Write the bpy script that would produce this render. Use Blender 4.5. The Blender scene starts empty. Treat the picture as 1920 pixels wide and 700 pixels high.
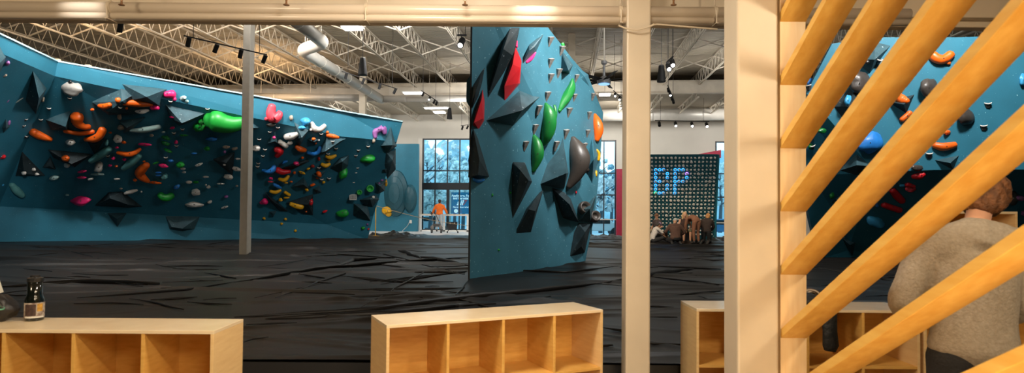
import bpy, bmesh, math, random
import numpy as np
from mathutils import Vector, Matrix, noise
from mathutils.bvhtree import BVHTree

# ------------------------------------------------------------------ camera
sc = bpy.context.scene
COL = sc.collection
PI = math.pi
F = 1160.0
CAM = Vector((0, 0, 1.6))
PITCH, ROLL, SHY = math.radians(1.4), 0.0083, 20 / 1920
ROT = Matrix.Rotation(PI / 2 + PITCH, 3, 'X') @ Matrix.Rotation(ROLL, 3, 'Z')
cd = bpy.data.cameras.new('camera'); cam = bpy.data.objects.new('camera', cd); COL.objects.link(cam)
cam.location = CAM; cam.rotation_euler = ROT.to_euler()
cd.sensor_width = 36; cd.lens = F * 36 / 1920; cd.shift_y = SHY; cd.clip_start = .05; cd.clip_end = 500
cd.dof.use_dof = True; cd.dof.focus_distance = 13; cd.dof.aperture_fstop = 3.2
sc.camera = cam
sc.view_settings.view_transform = 'Standard'; sc.view_settings.look = 'None'
sc.view_settings.gamma = 1; sc.view_settings.use_curve_mapping = False
sc.view_settings.exposure = 0.0
# world
w = bpy.data.worlds.new('world'); sc.world = w; w.use_nodes = True
wn = w.node_tree.nodes; wl = w.node_tree.links
bg = wn['Background']; tc = wn.new('ShaderNodeTexCoord'); sep = wn.new('ShaderNodeSeparateXYZ')
cr = wn.new('ShaderNodeValToRGB'); cr.color_ramp.elements[0].position = 0.0; cr.color_ramp.elements[0].color = (.72, .92, 1.0, 1)
cr.color_ramp.elements[1].position = .5; cr.color_ramp.elements[1].color = (.42, .72, .92, 1)
wl.new(tc.outputs['Generated'], sep.inputs[0]); wl.new(sep.outputs[2], cr.inputs[0]); wl.new(cr.outputs[0], bg.inputs[0])
bg.inputs[1].default_value = 2.3


def lamp(kind, name, loc, energy, color=(1, 1, 1), size=1.0, target=None, size_y=None, spot=None, blend=.6):
    d = bpy.data.lights.new(name, kind); d.energy = energy; d.color = color
    if kind == 'AREA':
        d.size = size
        if size_y: d.shape = 'RECTANGLE'; d.size_y = size_y
    elif kind == 'SPOT':
        d.shadow_soft_size = size; d.spot_size = math.radians(spot or 60); d.spot_blend = blend
    else:
        d.shadow_soft_size = size
    o = bpy.data.objects.new(name, d); COL.objects.link(o); o.location = loc
    if target is not None:
        o.rotation_euler = (Vector(target) - Vector(loc)).to_track_quat('-Z', 'Y').to_euler()
    return o


NEU = (1, .97, .93); WRM = (1, .80, .55); HOT = (1, .70, .40); WRM2 = (1, .66, .36); WRM3 = (1, .88, .72)
# lights close under the roof, steep over the left wall
for (x, y, e) in ((-12.1, 16.5, 440), (-8.0, 18.6, 440), (-3.9, 20.7, 400)):
    lamp('AREA', 'wall_wash', (x, y, 8.0), e, NEU, .8, (x - 1.5, y + 2.8, 3.5))
lamp('AREA', 'floor_wash', (-6.5, 15.5, 7.9), 45, NEU, .6, (-10, 24, 1.0))
lamp('SPOT', 'side_wash', (-7.0, 8.0, 5.2), 3000, NEU, .3, (-14.9, 15.2, 3.6), spot=30, blend=.8)  # added lamp out of view, brightens the wall's side panel
# centre boulder
lamp('SPOT', 'boulder_wash', (3.6, 9.8, 7.8), 4000, NEU, .25, (1.5, 13.6, 4.9), spot=56, blend=1)
lamp('AREA', 'boulder_wash', (3.3, 10.2, 7.7), 230, NEU, .7, (1.4, 13, 4.0))
# right wall
lamp('AREA', 'right_wash', (8.6, 11.2, 7.9), 560, NEU, .8, (10.0, 15, 4.6))
# added fill lamps without fixtures, aimed up to brighten the roof deck
for (x, y, e, c) in ((-13, 12, 150, WRM2), (-15, 21, 170, WRM2), (-7, 11, 110, WRM2), (-9, 20, 120, WRM2), (-12, 29, 170, WRM2), (-2, 22, 62, NEU), (5, 20, 62, NEU), (10, 27, 75, NEU), (-2, 31, 80, NEU), (4, 12, 50, NEU), (5, 30, 80, NEU)):
    lamp('AREA', 'roof_fill', (x, y, 6.4), e, c, 1.2, (x, y + .01, 9))
# far wall
for (x, e) in ((-9, 150), (-2, 200), (6, 200), (13, 110)):
    lamp('AREA', 'far_wash', (x, 34.5, 7.2), e, NEU, .8, (x, 40, 3.5))
lamp('SPOT', 'group_spot', (3.2, 19, 7.6), 2600, WRM, .2, (7.2, 25.5, 1.0), spot=34, blend=.7)  # added lamp, brightens the people by the training board
lamp('SPOT', 'mat_spot', (1.5, 15, 7.8), 500, NEU, .3, (-1.5, 12, .4), spot=60, blend=1)
# lobby, warm lamps around the camera
lamp('AREA', 'lobby_light', (1.1, -.9, 3.3), 78, WRM, .9, (0, 4, .9))
lamp('AREA', 'lobby_light', (2.5, 1.0, 3.4), 46, WRM, .3, (1.5, 3.3, 1.4))
lamp('AREA', 'lobby_light', (-.4, 2.9, 3.45), 72, WRM3, .5, (-.5, 3.6, .9))
lamp('SPOT', 'lobby_spot', (.3, .9, 3.3), 150, WRM, .04, (-1.6, 4.0, .8), spot=75)
lamp('AREA', 'lobby_light', (-4.2, .8, 3.3), 70, WRM, .8, (-3.2, 4.5, 2.0))  # added fill lamp, lifts the dim left part of the header
lamp('AREA', 'slat_uplight', (.7, .7, .35), 40, HOT, .7, (1.7, 2.2, 1.9))
for tx in (-3.14, .155):
    lamp('SPOT', 'header_glint_lamp', (tx, 3.6, 3.45), 75, (1, .94, .88), .03, (tx, 4.46, 3.05), spot=24, blend=1)  # added spots, stand in for glints of ceiling lamps on the pipe

# ------------------------------------------------------------------ helpers
def ray(px, py):
    d = ROT @ Vector(((px - 960) / F, (350 - py) / F + SHY * 1920 / F, -1))
    return d

def at(px, py, Y):
    d = ray(px, py); return CAM + d * (Y / d.y)

def onz(px, py, z):
    d = ray(px, py); return CAM + d * ((z - CAM.z) / d.z)

def px_x(px, Y, z):                       # point at depth Y and height z seen at column px
    p = at(px, 398, Y); return Vector((p.x, Y, z))

MATS = {}
def mat(name, col, rough=.5, metal=0, noise_amt=0.0, nscale=8.0, bump=0.0, bscale=20.0, emit=None, estr=0, coat=0, col2=None, stretch=None, spec=None, ndetail=4):
    if name in MATS: return MATS[name]
    m = bpy.data.materials.new(name); m.use_nodes = True; N = m.node_tree.nodes; L = m.node_tree.links
    b = N['Principled BSDF']; b.inputs['Roughness'].default_value = rough; b.inputs['Metallic'].default_value = metal
    if spec is not None: b.inputs['Specular IOR Level'].default_value = spec
    if coat: b.inputs['Coat Weight'].default_value = coat; b.inputs['Coat Roughness'].default_value = .15
    t = N.new('ShaderNodeTexCoord'); mp = N.new('ShaderNodeMapping'); L.new(t.outputs['Object'], mp.inputs[0])
    if stretch: mp.inputs['Scale'].default_value = stretch
    n = N.new('ShaderNodeTexNoise'); n.inputs['Scale'].default_value = nscale; n.inputs['Detail'].default_value = ndetail
    L.new(mp.outputs[0], n.inputs['Vector'])
    r = N.new('ShaderNodeValToRGB'); r.color_ramp.elements[0].position = .3; r.color_ramp.elements[1].position = .7
    c2 = col2 or tuple(min(1, c * (1 + noise_amt)) for c in col)
    c1 = col if col2 else tuple(c * (1 - noise_amt) for c in col)
    r.color_ramp.elements[0].color = (*c1, 1); r.color_ramp.elements[1].color = (*c2, 1)
    L.new(n.outputs[0], r.inputs[0]); L.new(r.outputs[0], b.inputs['Base Color'])
    if bump:
        n2 = N.new('ShaderNodeTexNoise'); n2.inputs['Scale'].default_value = bscale; n2.inputs['Detail'].default_value = 5
        L.new(mp.outputs[0], n2.inputs['Vector']); bp = N.new('ShaderNodeBump'); bp.inputs['Strength'].default_value = bump
        bp.inputs['Distance'].default_value = .02
        L.new(n2.outputs[0], bp.inputs['Height']); L.new(bp.outputs[0], b.inputs['Normal'])
    if emit: b.inputs['Emission Color'].default_value = (*emit, 1); b.inputs['Emission Strength'].default_value = estr
    MATS[name] = m; return m

def speckle(m, colour, scale, thr, width=.02):
    """chalk specks and scuffs: small worn spots in the paint"""
    N = m.node_tree.nodes; L = m.node_tree.links; b = N['Principled BSDF']
    src = b.inputs['Base Color'].links[0].from_socket
    t = N.new('ShaderNodeTexCoord'); n = N.new('ShaderNodeTexNoise'); n.inputs['Scale'].default_value = scale; n.inputs['Detail'].default_value = 6
    L.new(t.outputs['Object'], n.inputs['Vector'])
    r = N.new('ShaderNodeValToRGB'); r.color_ramp.elements[0].position = thr; r.color_ramp.elements[1].position = thr + width
    r.color_ramp.elements[0].color = (0, 0, 0, 1); r.color_ramp.elements[1].color = (1, 1, 1, 1); L.new(n.outputs[0], r.inputs[0])
    mx = N.new('ShaderNodeMixRGB'); mx.inputs[2].default_value = (*colour, 1); L.new(r.outputs[0], mx.inputs[0]); L.new(src, mx.inputs[1])
    L.new(mx.outputs[0], b.inputs['Base Color'])

M_BLUE = mat('wall_paint_blue', (.025, .168, .25), .55, noise_amt=.10, nscale=1.6, bump=.12, bscale=90, spec=.35)
speckle(M_BLUE, (.25, .5, .58), 26, .70)
M_SLAB = mat('boulder_paint_blue', (.042, .152, .205), .5, noise_amt=.12, nscale=1.8, bump=.12, bscale=90, spec=.35)
speckle(M_SLAB, (.3, .5, .56), 22, .685)
M_VOL = mat('volume_paint_grey_blue', (.036, .085, .105), .6, noise_amt=.22, nscale=5, bump=.1, bscale=60, spec=.3)
speckle(M_VOL, (.4, .5, .52), 18, .68, .05)
M_VOLD = mat('volume_paint_dark', (.018, .032, .038), .6, noise_amt=.25, nscale=6, bump=.1, bscale=60, spec=.3)
speckle(M_VOLD, (.3, .36, .38), 18, .68, .05)
M_EDGE = mat('top_edge_highlight', (.35, .55, .60), .6, noise_amt=.1)  # highlight on the wall's lit top edge, put into the pale colour
M_PLY = mat('birch_plywood', (.80, .62, .38), .42, col2=(.88, .72, .48), coat=.5, nscale=6, stretch=(1, 1, 8), bump=.04, bscale=60)  # shelf plywood, bright light on the tops put into the colour
M_PLYIN = mat('birch_plywood_shaded', (.66, .35, .075), .45, col2=(.76, .45, .12), nscale=5, stretch=(2, 2, 9), bump=.04, bscale=60)  # same plywood, shade inside the cubbies put into the colour
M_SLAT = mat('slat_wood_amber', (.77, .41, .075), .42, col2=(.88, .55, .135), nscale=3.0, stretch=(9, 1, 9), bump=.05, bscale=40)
M_STILE = mat('post_wood_pale', (.78, .56, .30), .5, col2=(.85, .66, .40), nscale=4, stretch=(10, 10, .8), bump=.03)
M_CREAM = mat('painted_steel_cream', (.60, .51, .38), .42, noise_amt=.05, nscale=4, bump=.03, bscale=30)
M_WHITE = mat('painted_white', (.72, .68, .60), .5, noise_amt=.05, nscale=2)
M_PLASTER = mat('wall_plaster', (.66, .62, .54), .8, noise_amt=.05, nscale=.6, bump=.05, bscale=8)
M_JOIST = mat('joist_steel', (.68, .61, .50), .55, noise_amt=.1, nscale=2)
M_DUCT = mat('duct_metal', (.60, .57, .51), .45, metal=.2, noise_amt=.06, nscale=3)
M_BLACK = mat('black_metal', (.012, .012, .013), .65, noise_amt=.2)
M_BOLT = mat('steel_bolt', (.10, .10, .10), .35, metal=.8)
M_CHALK = mat('chalky_white', (.72, .68, .62), .7, noise_amt=.12, nscale=30)
M_DKGREY = mat('dark_grey_plastic', (.045, .042, .040), .5, noise_amt=.3, nscale=20)
M_CONC = mat('concrete_pale', (.80, .79, .77), .35, noise_amt=.08, nscale=.8)
M_LOBBY = mat('lobby_floor', (.20, .17, .14), .4, noise_amt=.15, nscale=1.5)
M_GLASS = bpy.data.materials.new('window_glass'); M_GLASS.use_nodes = True
_n = M_GLASS.node_tree.nodes; _l = M_GLASS.node_tree.links; _n.clear()
_o = _n.new('ShaderNodeOutputMaterial'); _t = _n.new('ShaderNodeBsdfTransparent'); _t.inputs[0].default_value = (.86, .95, .97, 1)
_g = _n.new('ShaderNodeBsdfGlossy'); _g.inputs[1].default_value = .03; _m = _n.new('ShaderNodeMixShader'); _m.inputs[0].default_value = .06
_l.new(_t.outputs[0], _m.inputs[1]); _l.new(_g.outputs[0], _m.inputs[2]); _l.new(_m.outputs[0], _o.inputs[0])


class MB:
    def __init__(s): s.v = []; s.f = []; s.m = []
    def add(s, vs, fs, m=0):
        o = len(s.v); s.v += [tuple(v) for v in vs]; s.f += [tuple(i + o for i in f) for f in fs]; s.m += [m] * len(fs); return s
    def box(s, c, size, rot=None, m=0):
        hx, hy, hz = (q / 2 for q in size); c = Vector(c)
        vs = [Vector((x, y, z)) for x in (-hx, hx) for y in (-hy, hy) for z in (-hz, hz)]
        if rot is not None: vs = [rot @ v for v in vs]
        return s.add([v + c for v in vs], [(0, 1, 3, 2), (4, 6, 7, 5), (0, 4, 5, 1), (2, 3, 7, 6), (0, 2, 6, 4), (1, 5, 7, 3)], m)
    def b2(s, a, b, m=0):
        a = Vector(a); b = Vector(b); return s.box((a + b) / 2, [abs(q) for q in (b - a)], m=m)
    def tube(s, pts, rad, n=8, caps=True, m=0, flat=1.0, side=None):
        pts = [Vector(p) for p in pts]
        if not hasattr(rad, '__len__'): rad = [rad] * len(pts)
        o = len(s.v); prev = None
        for i, p in enumerate(pts):
            t = (pts[min(i + 1, len(pts) - 1)] - pts[max(i - 1, 0)]).normalized()
            if side is not None: x = (Vector(side) - t * t.dot(Vector(side))).normalized()
            else:
                ref = prev if prev is not None else (Vector((0, 0, 1)) if abs(t.z) < .9 else Vector((1, 0, 0)))
                x = (ref - t * t.dot(ref)).normalized()
            prev = x; y = t.cross(x)
            for k in range(n):
                a = 2 * PI * (k + .5) / n
                s.v.append(tuple(p + x * math.cos(a) * rad[i] + y * math.sin(a) * rad[i] * flat))
        for i in range(len(pts) - 1):
            for k in range(n):
                a = o + i * n + k; b = o + i * n + (k + 1) % n
                s.f.append((a, b, b + n, a + n)); s.m.append(m)
        if caps:
            s.f.append(tuple(o + k for k in range(n))[::-1]); s.m.append(m)
            e = o + (len(pts) - 1) * n; s.f.append(tuple(e + k for k in range(n))); s.m.append(m)
        return s
    def bar(s, a, b, w=.04, m=0): return s.tube([a, b], w * .7071, 4, m=m)
    def ell(s, c, ax, n=16, r=10, m=0, jit=0, seed=0, pw=1.0):
        """ellipsoid, ax = three axis vectors"""
        c = Vector(c); o = len(s.v)
        for i in range(r + 1):
            th = PI * i / r
            for k in range(n):
                ph = 2 * PI * k / n
                u = Vector((math.sin(th) * math.cos(ph), math.cos(th), math.sin(th) * math.sin(ph)))
                d = 1.0
                if jit: d += jit * noise.noise(u * 1.3 + Vector((seed * 7.1, seed * 3.3, 0))) + jit * .4 * noise.noise(u * 3.1 + Vector((0, seed * 5.7, 0)))
                s.v.append(tuple(c + (ax[0] * u.x + ax[1] * u.y + ax[2] * u.z) * d))
        for i in range(r):
            for k in range(n):
                a = o + i * n + k; b = o + i * n + (k + 1) % n
                s.f.append((a, a + n, b + n, b)); s.m.append(m)
        return s
    def lathe(s, c, prof, n=24, m=0, axis=None):
        o = len(s.v); R = Matrix.Identity(3) if axis is None else Vector((0, 0, 1)).rotation_difference(Vector(axis)).to_matrix()
        for (r, z) in prof:
            for k in range(n):
                a = 2 * PI * k / n; s.v.append(tuple(Vector(c) + R @ Vector((r * math.cos(a), r * math.sin(a), z))))
        for i in range(len(prof) - 1):
            for k in range(n):
                a = o + i * n + k; b = o + i * n + (k + 1) % n
                s.f.append((a, b, b + n, a + n)); s.m.append(m)
        return s
    def hull(s, pts, m=0):
        bm = bmesh.new()
        for p in pts: bm.verts.new(p)
        r = bmesh.ops.convex_hull(bm, input=bm.verts)
        bm.verts.ensure_lookup_table()
        dead = [v for v in bm.verts if not v.link_faces]
        for v in dead: bm.verts.remove(v)
        bm.verts.index_update()
        s.add([v.co.copy() for v in bm.verts], [tuple(v.index for v in f.verts) for f in bm.faces], m); bm.free(); return s
    def build(s, name, mats, parent=None, smooth=False, origin=None, bevel=0, auto=None):
        me = bpy.data.meshes.new(name)
        org = Vector(origin) if origin is not None else Vector((0, 0, 0))
        top_ = parent
        while top_ is not None and top_.parent is not None: top_ = top_.parent
        if top_ is not None and 'org' in top_: org = Vector(top_['org'])
        me.from_pydata([tuple(Vector(v) - org) for v in s.v], [], s.f); me.validate()
        bm = bmesh.new(); bm.from_mesh(me); bmesh.ops.remove_doubles(bm, verts=bm.verts, dist=1e-5)
        bmesh.ops.recalc_face_normals(bm, faces=bm.faces); bm.to_mesh(me); bm.free()
        if not isinstance(mats, (list, tuple)): mats = [mats]
        for q in mats: me.materials.append(q)
        if len(mats) > 1 and len(me.polygons) == len(s.m):
            for p, mi in zip(me.polygons, s.m): p.material_index = mi
        if smooth:
            for p in me.polygons: p.use_smooth = True
        o = bpy.data.objects.new(name, me); COL.objects.link(o)
        if parent is not None: o.parent = parent
        else: o.location = org; o['org'] = tuple(org)
        if bevel:
            b = o.modifiers.new('b', 'BEVEL'); b.width = bevel; b.segments = 2; b.limit_method = 'ANGLE'
        return o

def tag(o, label=None, cat=None, group=None, kind=None):
    if label: o['label'] = label
    if cat: o['category'] = cat
    if group: o['group'] = group
    if kind: o['kind'] = kind
    return o

def thing(name, loc, label=None, cat=None, group=None, kind=None):
    o = bpy.data.objects.new(name, None); COL.objects.link(o); o.location = loc; o['org'] = tuple(loc); o.empty_display_size = .1
    return tag(o, label, cat, group, kind)

def struct(o): o['kind'] = 'structure'; return o

# ------------------------------------------------------------------ building shell
AX = math.atan(102 / F)
U = Vector((math.sin(AX), math.cos(AX), 0)); V = Vector((math.cos(AX), -math.sin(AX), 0)); Z = Vector((0, 0, 1))
def bp(v, u, z=0): return V * v + U * u + Z * z           # building axes
RB = Matrix((V, U, Z)).transposed()
BW = 40.0                                                  # back wall distance along U
DECK = 8.9
def bbox(mb, v0, v1, u0, u1, z0, z1, m=0):
    return mb.box(bp((v0 + v1) / 2, (u0 + u1) / 2, (z0 + z1) / 2), (abs(v1 - v0), abs(u1 - u0), abs(z1 - z0)), RB, m)

def bu_v(px, u=BW):                                        # building v of column px on the plane at distance u
    d = ray(px, 398); k = u / d.dot(U); return (CAM + d * k).dot(V)
def bu_z(px, py, u=BW):
    d = ray(px, py); k = u / d.dot(U); return (CAM + d * k).z

struct(bbox(MB(), -34, 24, -6, 46, -.3, 0).build('floor', M_CONC))
struct(bbox(MB(), -34, 24, -6, 4.9, 0, .012).build('floor_lobby', M_LOBBY))
# ceiling deck with ribs
m = mat('roof_deck', (.42, .36, .27), .6, noise_amt=.12, nscale=.7)
N = m.node_tree.nodes; L = m.node_tree.links
wv = N.new('ShaderNodeTexWave'); wv.inputs['Scale'].default_value = 1.6; wv.bands_direction = 'Y'; tcn = N.new('ShaderNodeTexCoord')
L.new(tcn.outputs['Object'], wv.inputs['Vector']); bpn = N.new('ShaderNodeBump'); bpn.inputs['Distance'].default_value = .05; bpn.inputs['Strength'].default_value = .8
L.new(wv.outputs[0], bpn.inputs['Height']); L.new(bpn.outputs[0], N['Principled BSDF'].inputs['Normal'])
struct(bbox(MB(), -34, 24, 4.5, 46, DECK, DECK + .2).build('ceiling', m))
m = mat('lobby_ceiling_paint', (.48, .35, .25), .7, noise_amt=.05)
struct(bbox(MB(), -34, 24, -6, 5.0, 3.62, 3.75).build('ceiling_lobby', m))
struct(bbox(MB(), -34, 24, -6.2, -6, 0, 4).build('wall_rear', M_PLASTER))
struct(bbox(MB(), -34.2, -34, -6, 46, 0, 9.1).build('wall_left', M_PLASTER))
struct(bbox(MB(), 24, 24.2, -6, 46, 0, 9.1).build('wall_right', M_PLASTER))

# windows on the back wall: columns, rows
W1 = (bu_v(791), bu_v(905), .38, bu_z(835, 260))
W2 = (bu_v(1096), bu_v(1155), .06, bu_z(1140, 263))
W3 = (bu_v(1341), bu_v(1400), .06, bu_z(1345, 265))
mb = MB(); cur = -34
for (a, b, z0, z1) in (W1, W2, W3):
    bbox(mb, cur, a, BW, BW + .3, 0, 9.1); bbox(mb, a, b, BW, BW + .3, z1, 9.1)
    if z0 > 0: bbox(mb, a, b, BW, BW + .3, 0, z0)
    cur = b
bbox(mb, cur, 24, BW, BW + .3, 0, 9.1)
struct(mb.build('wall_back', M_PLASTER))
M_FRAME = mat('window_frame_black', (.012, .014, .018), .4)
def window(n, W, vs, zs, band=None, label=None):
    a, b, z0, z1 = W
    r = thing('window_%d' % n, bp((a + b) / 2, BW, z0), kind='structure')
    mb = MB(); t = .09
    for v in [a + t / 2, b - t / 2]: bbox(mb, v - t / 2, v + t / 2, BW - .02, BW + .12, z0, z1)
    for v in vs: bbox(mb, v - .035, v + .035, BW - .02, BW + .12, z0, z1)
    for z in [z0 + t / 2, z1 - t / 2]: bbox(mb, a, b, BW - .02, BW + .12, z - t / 2, z + t / 2)
    for z in zs: bbox(mb, a, b, BW - .02, BW + .12, z - .035, z + .035)
    if band: bbox(mb, a, b, BW - .06, BW + .16, *band)
    mb.build('window_frame', M_FRAME, r)
    bbox(MB(), a + .04, b - .04, BW + .04, BW + .05, z0, z1).build('pane', M_GLASS, r)
zt = lambda y, x=835: bu_z(x, y)
window(1, W1, [bu_v(x) for x in (815, 838, 861, 884)], [zt(320.4)], (zt(356), zt(343)))
bbox(MB(), bu_v(837), bu_v(842), BW - .05, BW + .15, .38, zt(356)).build('trim_1', M_FRAME)['kind'] = 'structure'
window(2, W2, [bu_v(x) for x in (1109, 1132)], [bu_z(1140, y) for y in (325, 366)])
window(3, W3, [bu_v(1360), bu_v(1380)], [bu_z(1348, y) for y in (326, 370)])
for k, (W, zz) in enumerate(((W2, 412), (W3, 416))):
    bbox(MB(), W[0], W[1], BW - .03, BW + .14, bu_z(1140, zz + .8), bu_z(1140, zz - .8)).build('trim_%d' % (k + 2), M_WHITE)['kind'] = 'structure'
bbox(MB(), bu_v(783), W1[0], BW - .1, BW, .38, W1[3]).build('trim_4', M_WHITE)['kind'] = 'structure'

# red panel next to the second window and red wedge at the training board
M_RED = mat('crimson_paint', (.36, .012, .045), .5, noise_amt=.1)
o = bbox(MB(), bu_v(1154.5), bu_v(1168), BW - .5, BW - .1, .0, bu_z(1160, 318)).build('wall_panel', M_RED)
tag(o, 'tall crimson wall panel right of the narrow window behind the boulder', 'panel')
mb = MB(); a = at(1306, 290, 38); b = at(1352, 281, 38); c = at(1352, 296, 38); d_ = at(1306, 296, 38)
mb.hull([p + q for p in (a, b, c, d_) for q in (Vector((0, 0, 0)), Vector((0, .3, 0)))])
tag(mb.build('wall_panel', M_RED), 'crimson slanted panel edge showing above the training board', 'panel')

# raised concrete platform at the far end
mb = MB(); bbox(mb, bu_v(640), bu_v(930), 32.0, BW, 0, .38)
struct(mb.build('floor_platform', M_CONC))

# joists
random.seed(3)
def joist_mesh():
    mb = MB(); y0, y1 = 5.2, BW; zt_, zb = DECK - .05, DECK - .75
    for s in (-.035, .035):
        bbox(mb, s - .014, s + .014, y0, y1, zt_ - .05, zt_); bbox(mb, s - .014, s + .014, y0 + .3, y1 - .3, zb, zb + .045)
    n = int((y1 - y0) / .62); st = (y1 - y0) / n
    for i in range(n):
        a = bp(0, y0 + i * st, zb + .02); b = bp(0, y0 + (i + .5) * st, zt_ - .02); c = bp(0, y0 + (i + 1) * st, zb + .02)
        mb.bar(a, b, .022); mb.bar(b, c, .022)
    return mb
base = None
jv = [-29.9 + 1.83 * i for i in range(27)]
for i, v in enumerate(jv):
    if base is None: base = struct(joist_mesh().build('roof_joist', M_JOIST)); o = base
    else: o = base.copy(); COL.objects.link(o)
    o.location = V * v
for u in (7.5, 11, 14.5, 18.2, 21.9, 25.4, 28.8, 35.5):
    mb = MB()
    for i in range(len(jv) - 1):
        mb.bar(bp(jv[i], u, DECK - .72), bp(jv[i + 1], u, DECK - .08), .045)
        mb.bar(bp(jv[i], u, DECK - .08), bp(jv[i + 1], u, DECK - .72), .045)
    struct(mb.build('roof_bridging', M_JOIST))
for (u, za, zb) in ((16.4, DECK - 1.15, DECK - .78), (32.0, 7.75, 8.35)):
    mb = MB(); bbox(mb, -34, 24, u - .02, u + .02, za, zb); bbox(mb, -34, 24, u - .12, u + .12, za - .03, za); bbox(mb, -34, 24, u - .12, u + .12, zb, zb + .03)
    if u > 20: struct(mb.build('roof_girder', M_JOIST))

struct(bbox(MB(), -34, 24, 32.15, BW, 8.0, 8.12).build('ceiling_far', MATS['roof_deck']))
mb = MB()
for v_ in jv:
    bbox(mb, v_ - .04, v_ + .04, 32.2, BW, 7.55, 7.61); bbox(mb, v_ - .04, v_ + .04, 32.2, BW, 7.94, 8.0)
    for k_ in range(12): mb.bar(bp(v_, 32.4 + k_ * .63, 7.6 if k_ % 2 else 7.95), bp(v_, 33.03 + k_ * .63, 7.95 if k_ % 2 else 7.6), .03)
struct(mb.build('roof_joist_far', M_JOIST))
# ducts
def rnd(pts, r, n=6):
    pts = [Vector(p) for p in pts]; out = [pts[0]]
    for i in range(1, len(pts) - 1):
        a = pts[i] + (pts[i - 1] - pts[i]).normalized() * r; b = pts[i] + (pts[i + 1] - pts[i]).normalized() * r
        for k in range(n + 1):
            t = k / n; out.append(a.lerp(pts[i], t).lerp(pts[i].lerp(b, t), t))
    out.append(pts[-1]); return out
def ringed(path, r, name, label):
    o = thing(name, path[0], label, 'duct')
    MB().tube(path, r, 20).build('duct_pipe', M_DUCT, o, smooth=True)
    acc = 0
    for a, b in zip(path[:-1], path[1:]):
        Ls = (b - a).length
        if Ls > 1.6:
            for k in range(1, int(Ls / 1.5)):
                p = a.lerp(b, k * 1.5 / Ls); dd = (b - a).normalized() * .03
                MB().tube([p - dd, p + dd], r * 1.05, 20).build('duct_collar', M_DUCT, o)
    for t_ in (.12, .5, .88):
        p = path[0].lerp(path[-1], t_) if len(path) == 2 else path[min(len(path) - 1, int(t_ * len(path)))]
        zt2 = 8.0 if p.dot(U) > 32.1 else DECK
        MB().bar(Vector((p.x, p.y, p.z + r * .9)), Vector((p.x, p.y, zt2 + .02)), .015).build('hanger_rod', M_JOIST, o)
    return o
ringed(rnd([at(520, 10, 16.6), at(607, 80, 20.6), at(566, 94, 21.2), at(716, 187, 31.5)], .28), .215, 'air_duct', 'cream air duct with a jog, running away over the left wall')
ringed([at(705, 186, 31.2), at(905, 184, 31.2)], .17, 'air_duct', 'long horizontal duct under the far girder left of the boulder')
ringed([at(1128, 216, 37), at(1420, 214, 37)], .36, 'air_duct', 'thick white duct along the far wall above the training board')
ringed([at(460, 181, 31.2), at(705, 184, 31.2)], .17, 'air_duct', 'dim horizontal duct beyond the top of the left wall')

# columns
def column(px0, px1, Y, z0, z1, name='column'):
    a = at(px0, 398, Y).x; b = at(px1, 398, Y).x; mb = MB(); t = b - a
    mb.b2((a, Y, z0), (b, Y + t, z1)); return struct(mb.build(name, M_CREAM, bevel=.012))
# I-section column on the left, web and two flanges
a = at(448, 470, 16.6).x; b = at(462, 470, 16.6).x
mb = MB(); mb.b2((a, 16.6, .4), (b, 16.9, 9))
struct(mb.build('column', mat('painted_steel_grey', (.60, .56, .48), .5, noise_amt=.05), bevel=.015))
column(670, 682, 29, 0, 9); column(1064, 1077, 25, 0, 9)
column(1174, 1220, 4.45, 0, 3.7)
column(1383, 1460, 3.3, 0, 3.7)
# header over the opening
hz0 = at(800, 50, 4.86).z
mb = MB(); mb.b2((-9, 4.76, hz0), (9, 4.86, 3.7)); mb.b2((-9, 4.68, hz0 + .05), (9, 4.76, 3.7))
struct(mb.build('header_beam', M_CREAM, bevel=.008))
mb = MB(); mb.b2((-30, 4.87, hz0 + .5), (24, 5.0, 9)); struct(mb.build('wall_upper', M_PLASTER))
# pipes
def zline(py, Y, x=700): return at(x, py, Y).z
for (yy, r, lab) in ((19, .042, 'thick cream sprinkler pipe running along the header beam'), (34, .027, 'thinner cream pipe just under the sprinkler pipe on the header')):
    o = thing('pipe', (0, 4.5, zline(yy, 4.5)), lab, 'pipe')
    zz = zline(yy, 4.5); MB().tube([(-5, 4.5, zz), (2.9, 4.5, zz)], r, 20).build('pipe_run', mat('pipe_paint', (.60, .51, .40), .24), o, smooth=True)
    for x in (208, 688, 1163, 1340):
        if r > .04:
            p = at(x, yy, 4.5); MB().tube([(p.x - .012, 4.5, zz), (p.x + .012, 4.5, zz)], r * 1.15, 20).build('pipe_coupling', M_CREAM, o)
for i, x in enumerate((208, 688, 1163, 1340)):
    p = at(x, 19, 4.5); q = thing('pipe_hanger', (p.x, 4.5, zline(19, 4.5)), 'pipe hanger strap, %s from the left, on the cream header pipes' % ('first', 'second', 'third', 'fourth')[i], 'hanger', 'pipe hangers on the header')
    zz = zline(19, 4.5); z2 = zline(42, 4.5)
    MB().tube([(p.x, 4.46, z2), (p.x, 4.45, zz), (p.x, 4.5, zz + .06), (p.x, 4.5, 3.62)], .005, 6).build('rod', M_CREAM, q)
    MB().box((p.x, 4.5, z2), (.02, .11, .006)).build('clip', M_CREAM, q)
M_BRASS = mat('sprinkler_brass', (.30, .16, .08), .35, metal=.6)
for i, x in enumerate((228, 537, 872, 1263)):
    p = at(x, 0, 4.35)
    q = thing('sprinkler_head', (p.x, 4.35, 3.2), 'small brass sprinkler head, %s from the left, over the header pipe' % ('first', 'second', 'third', 'fourth')[i], 'sprinkler', 'sprinkler heads')
    zc = at(x, 10, 4.35).z
    MB().tube([(p.x, 4.35, zc + .03), (p.x, 4.35, 3.62)], .008, 8).build('stem', M_BRASS, q)
    MB().lathe((p.x, 4.35, zc), [(.0, 0), (.02, 0), (.022, .004), (.008, .01), (.006, .03)], 12).build('deflector', M_BRASS, q)
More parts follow.
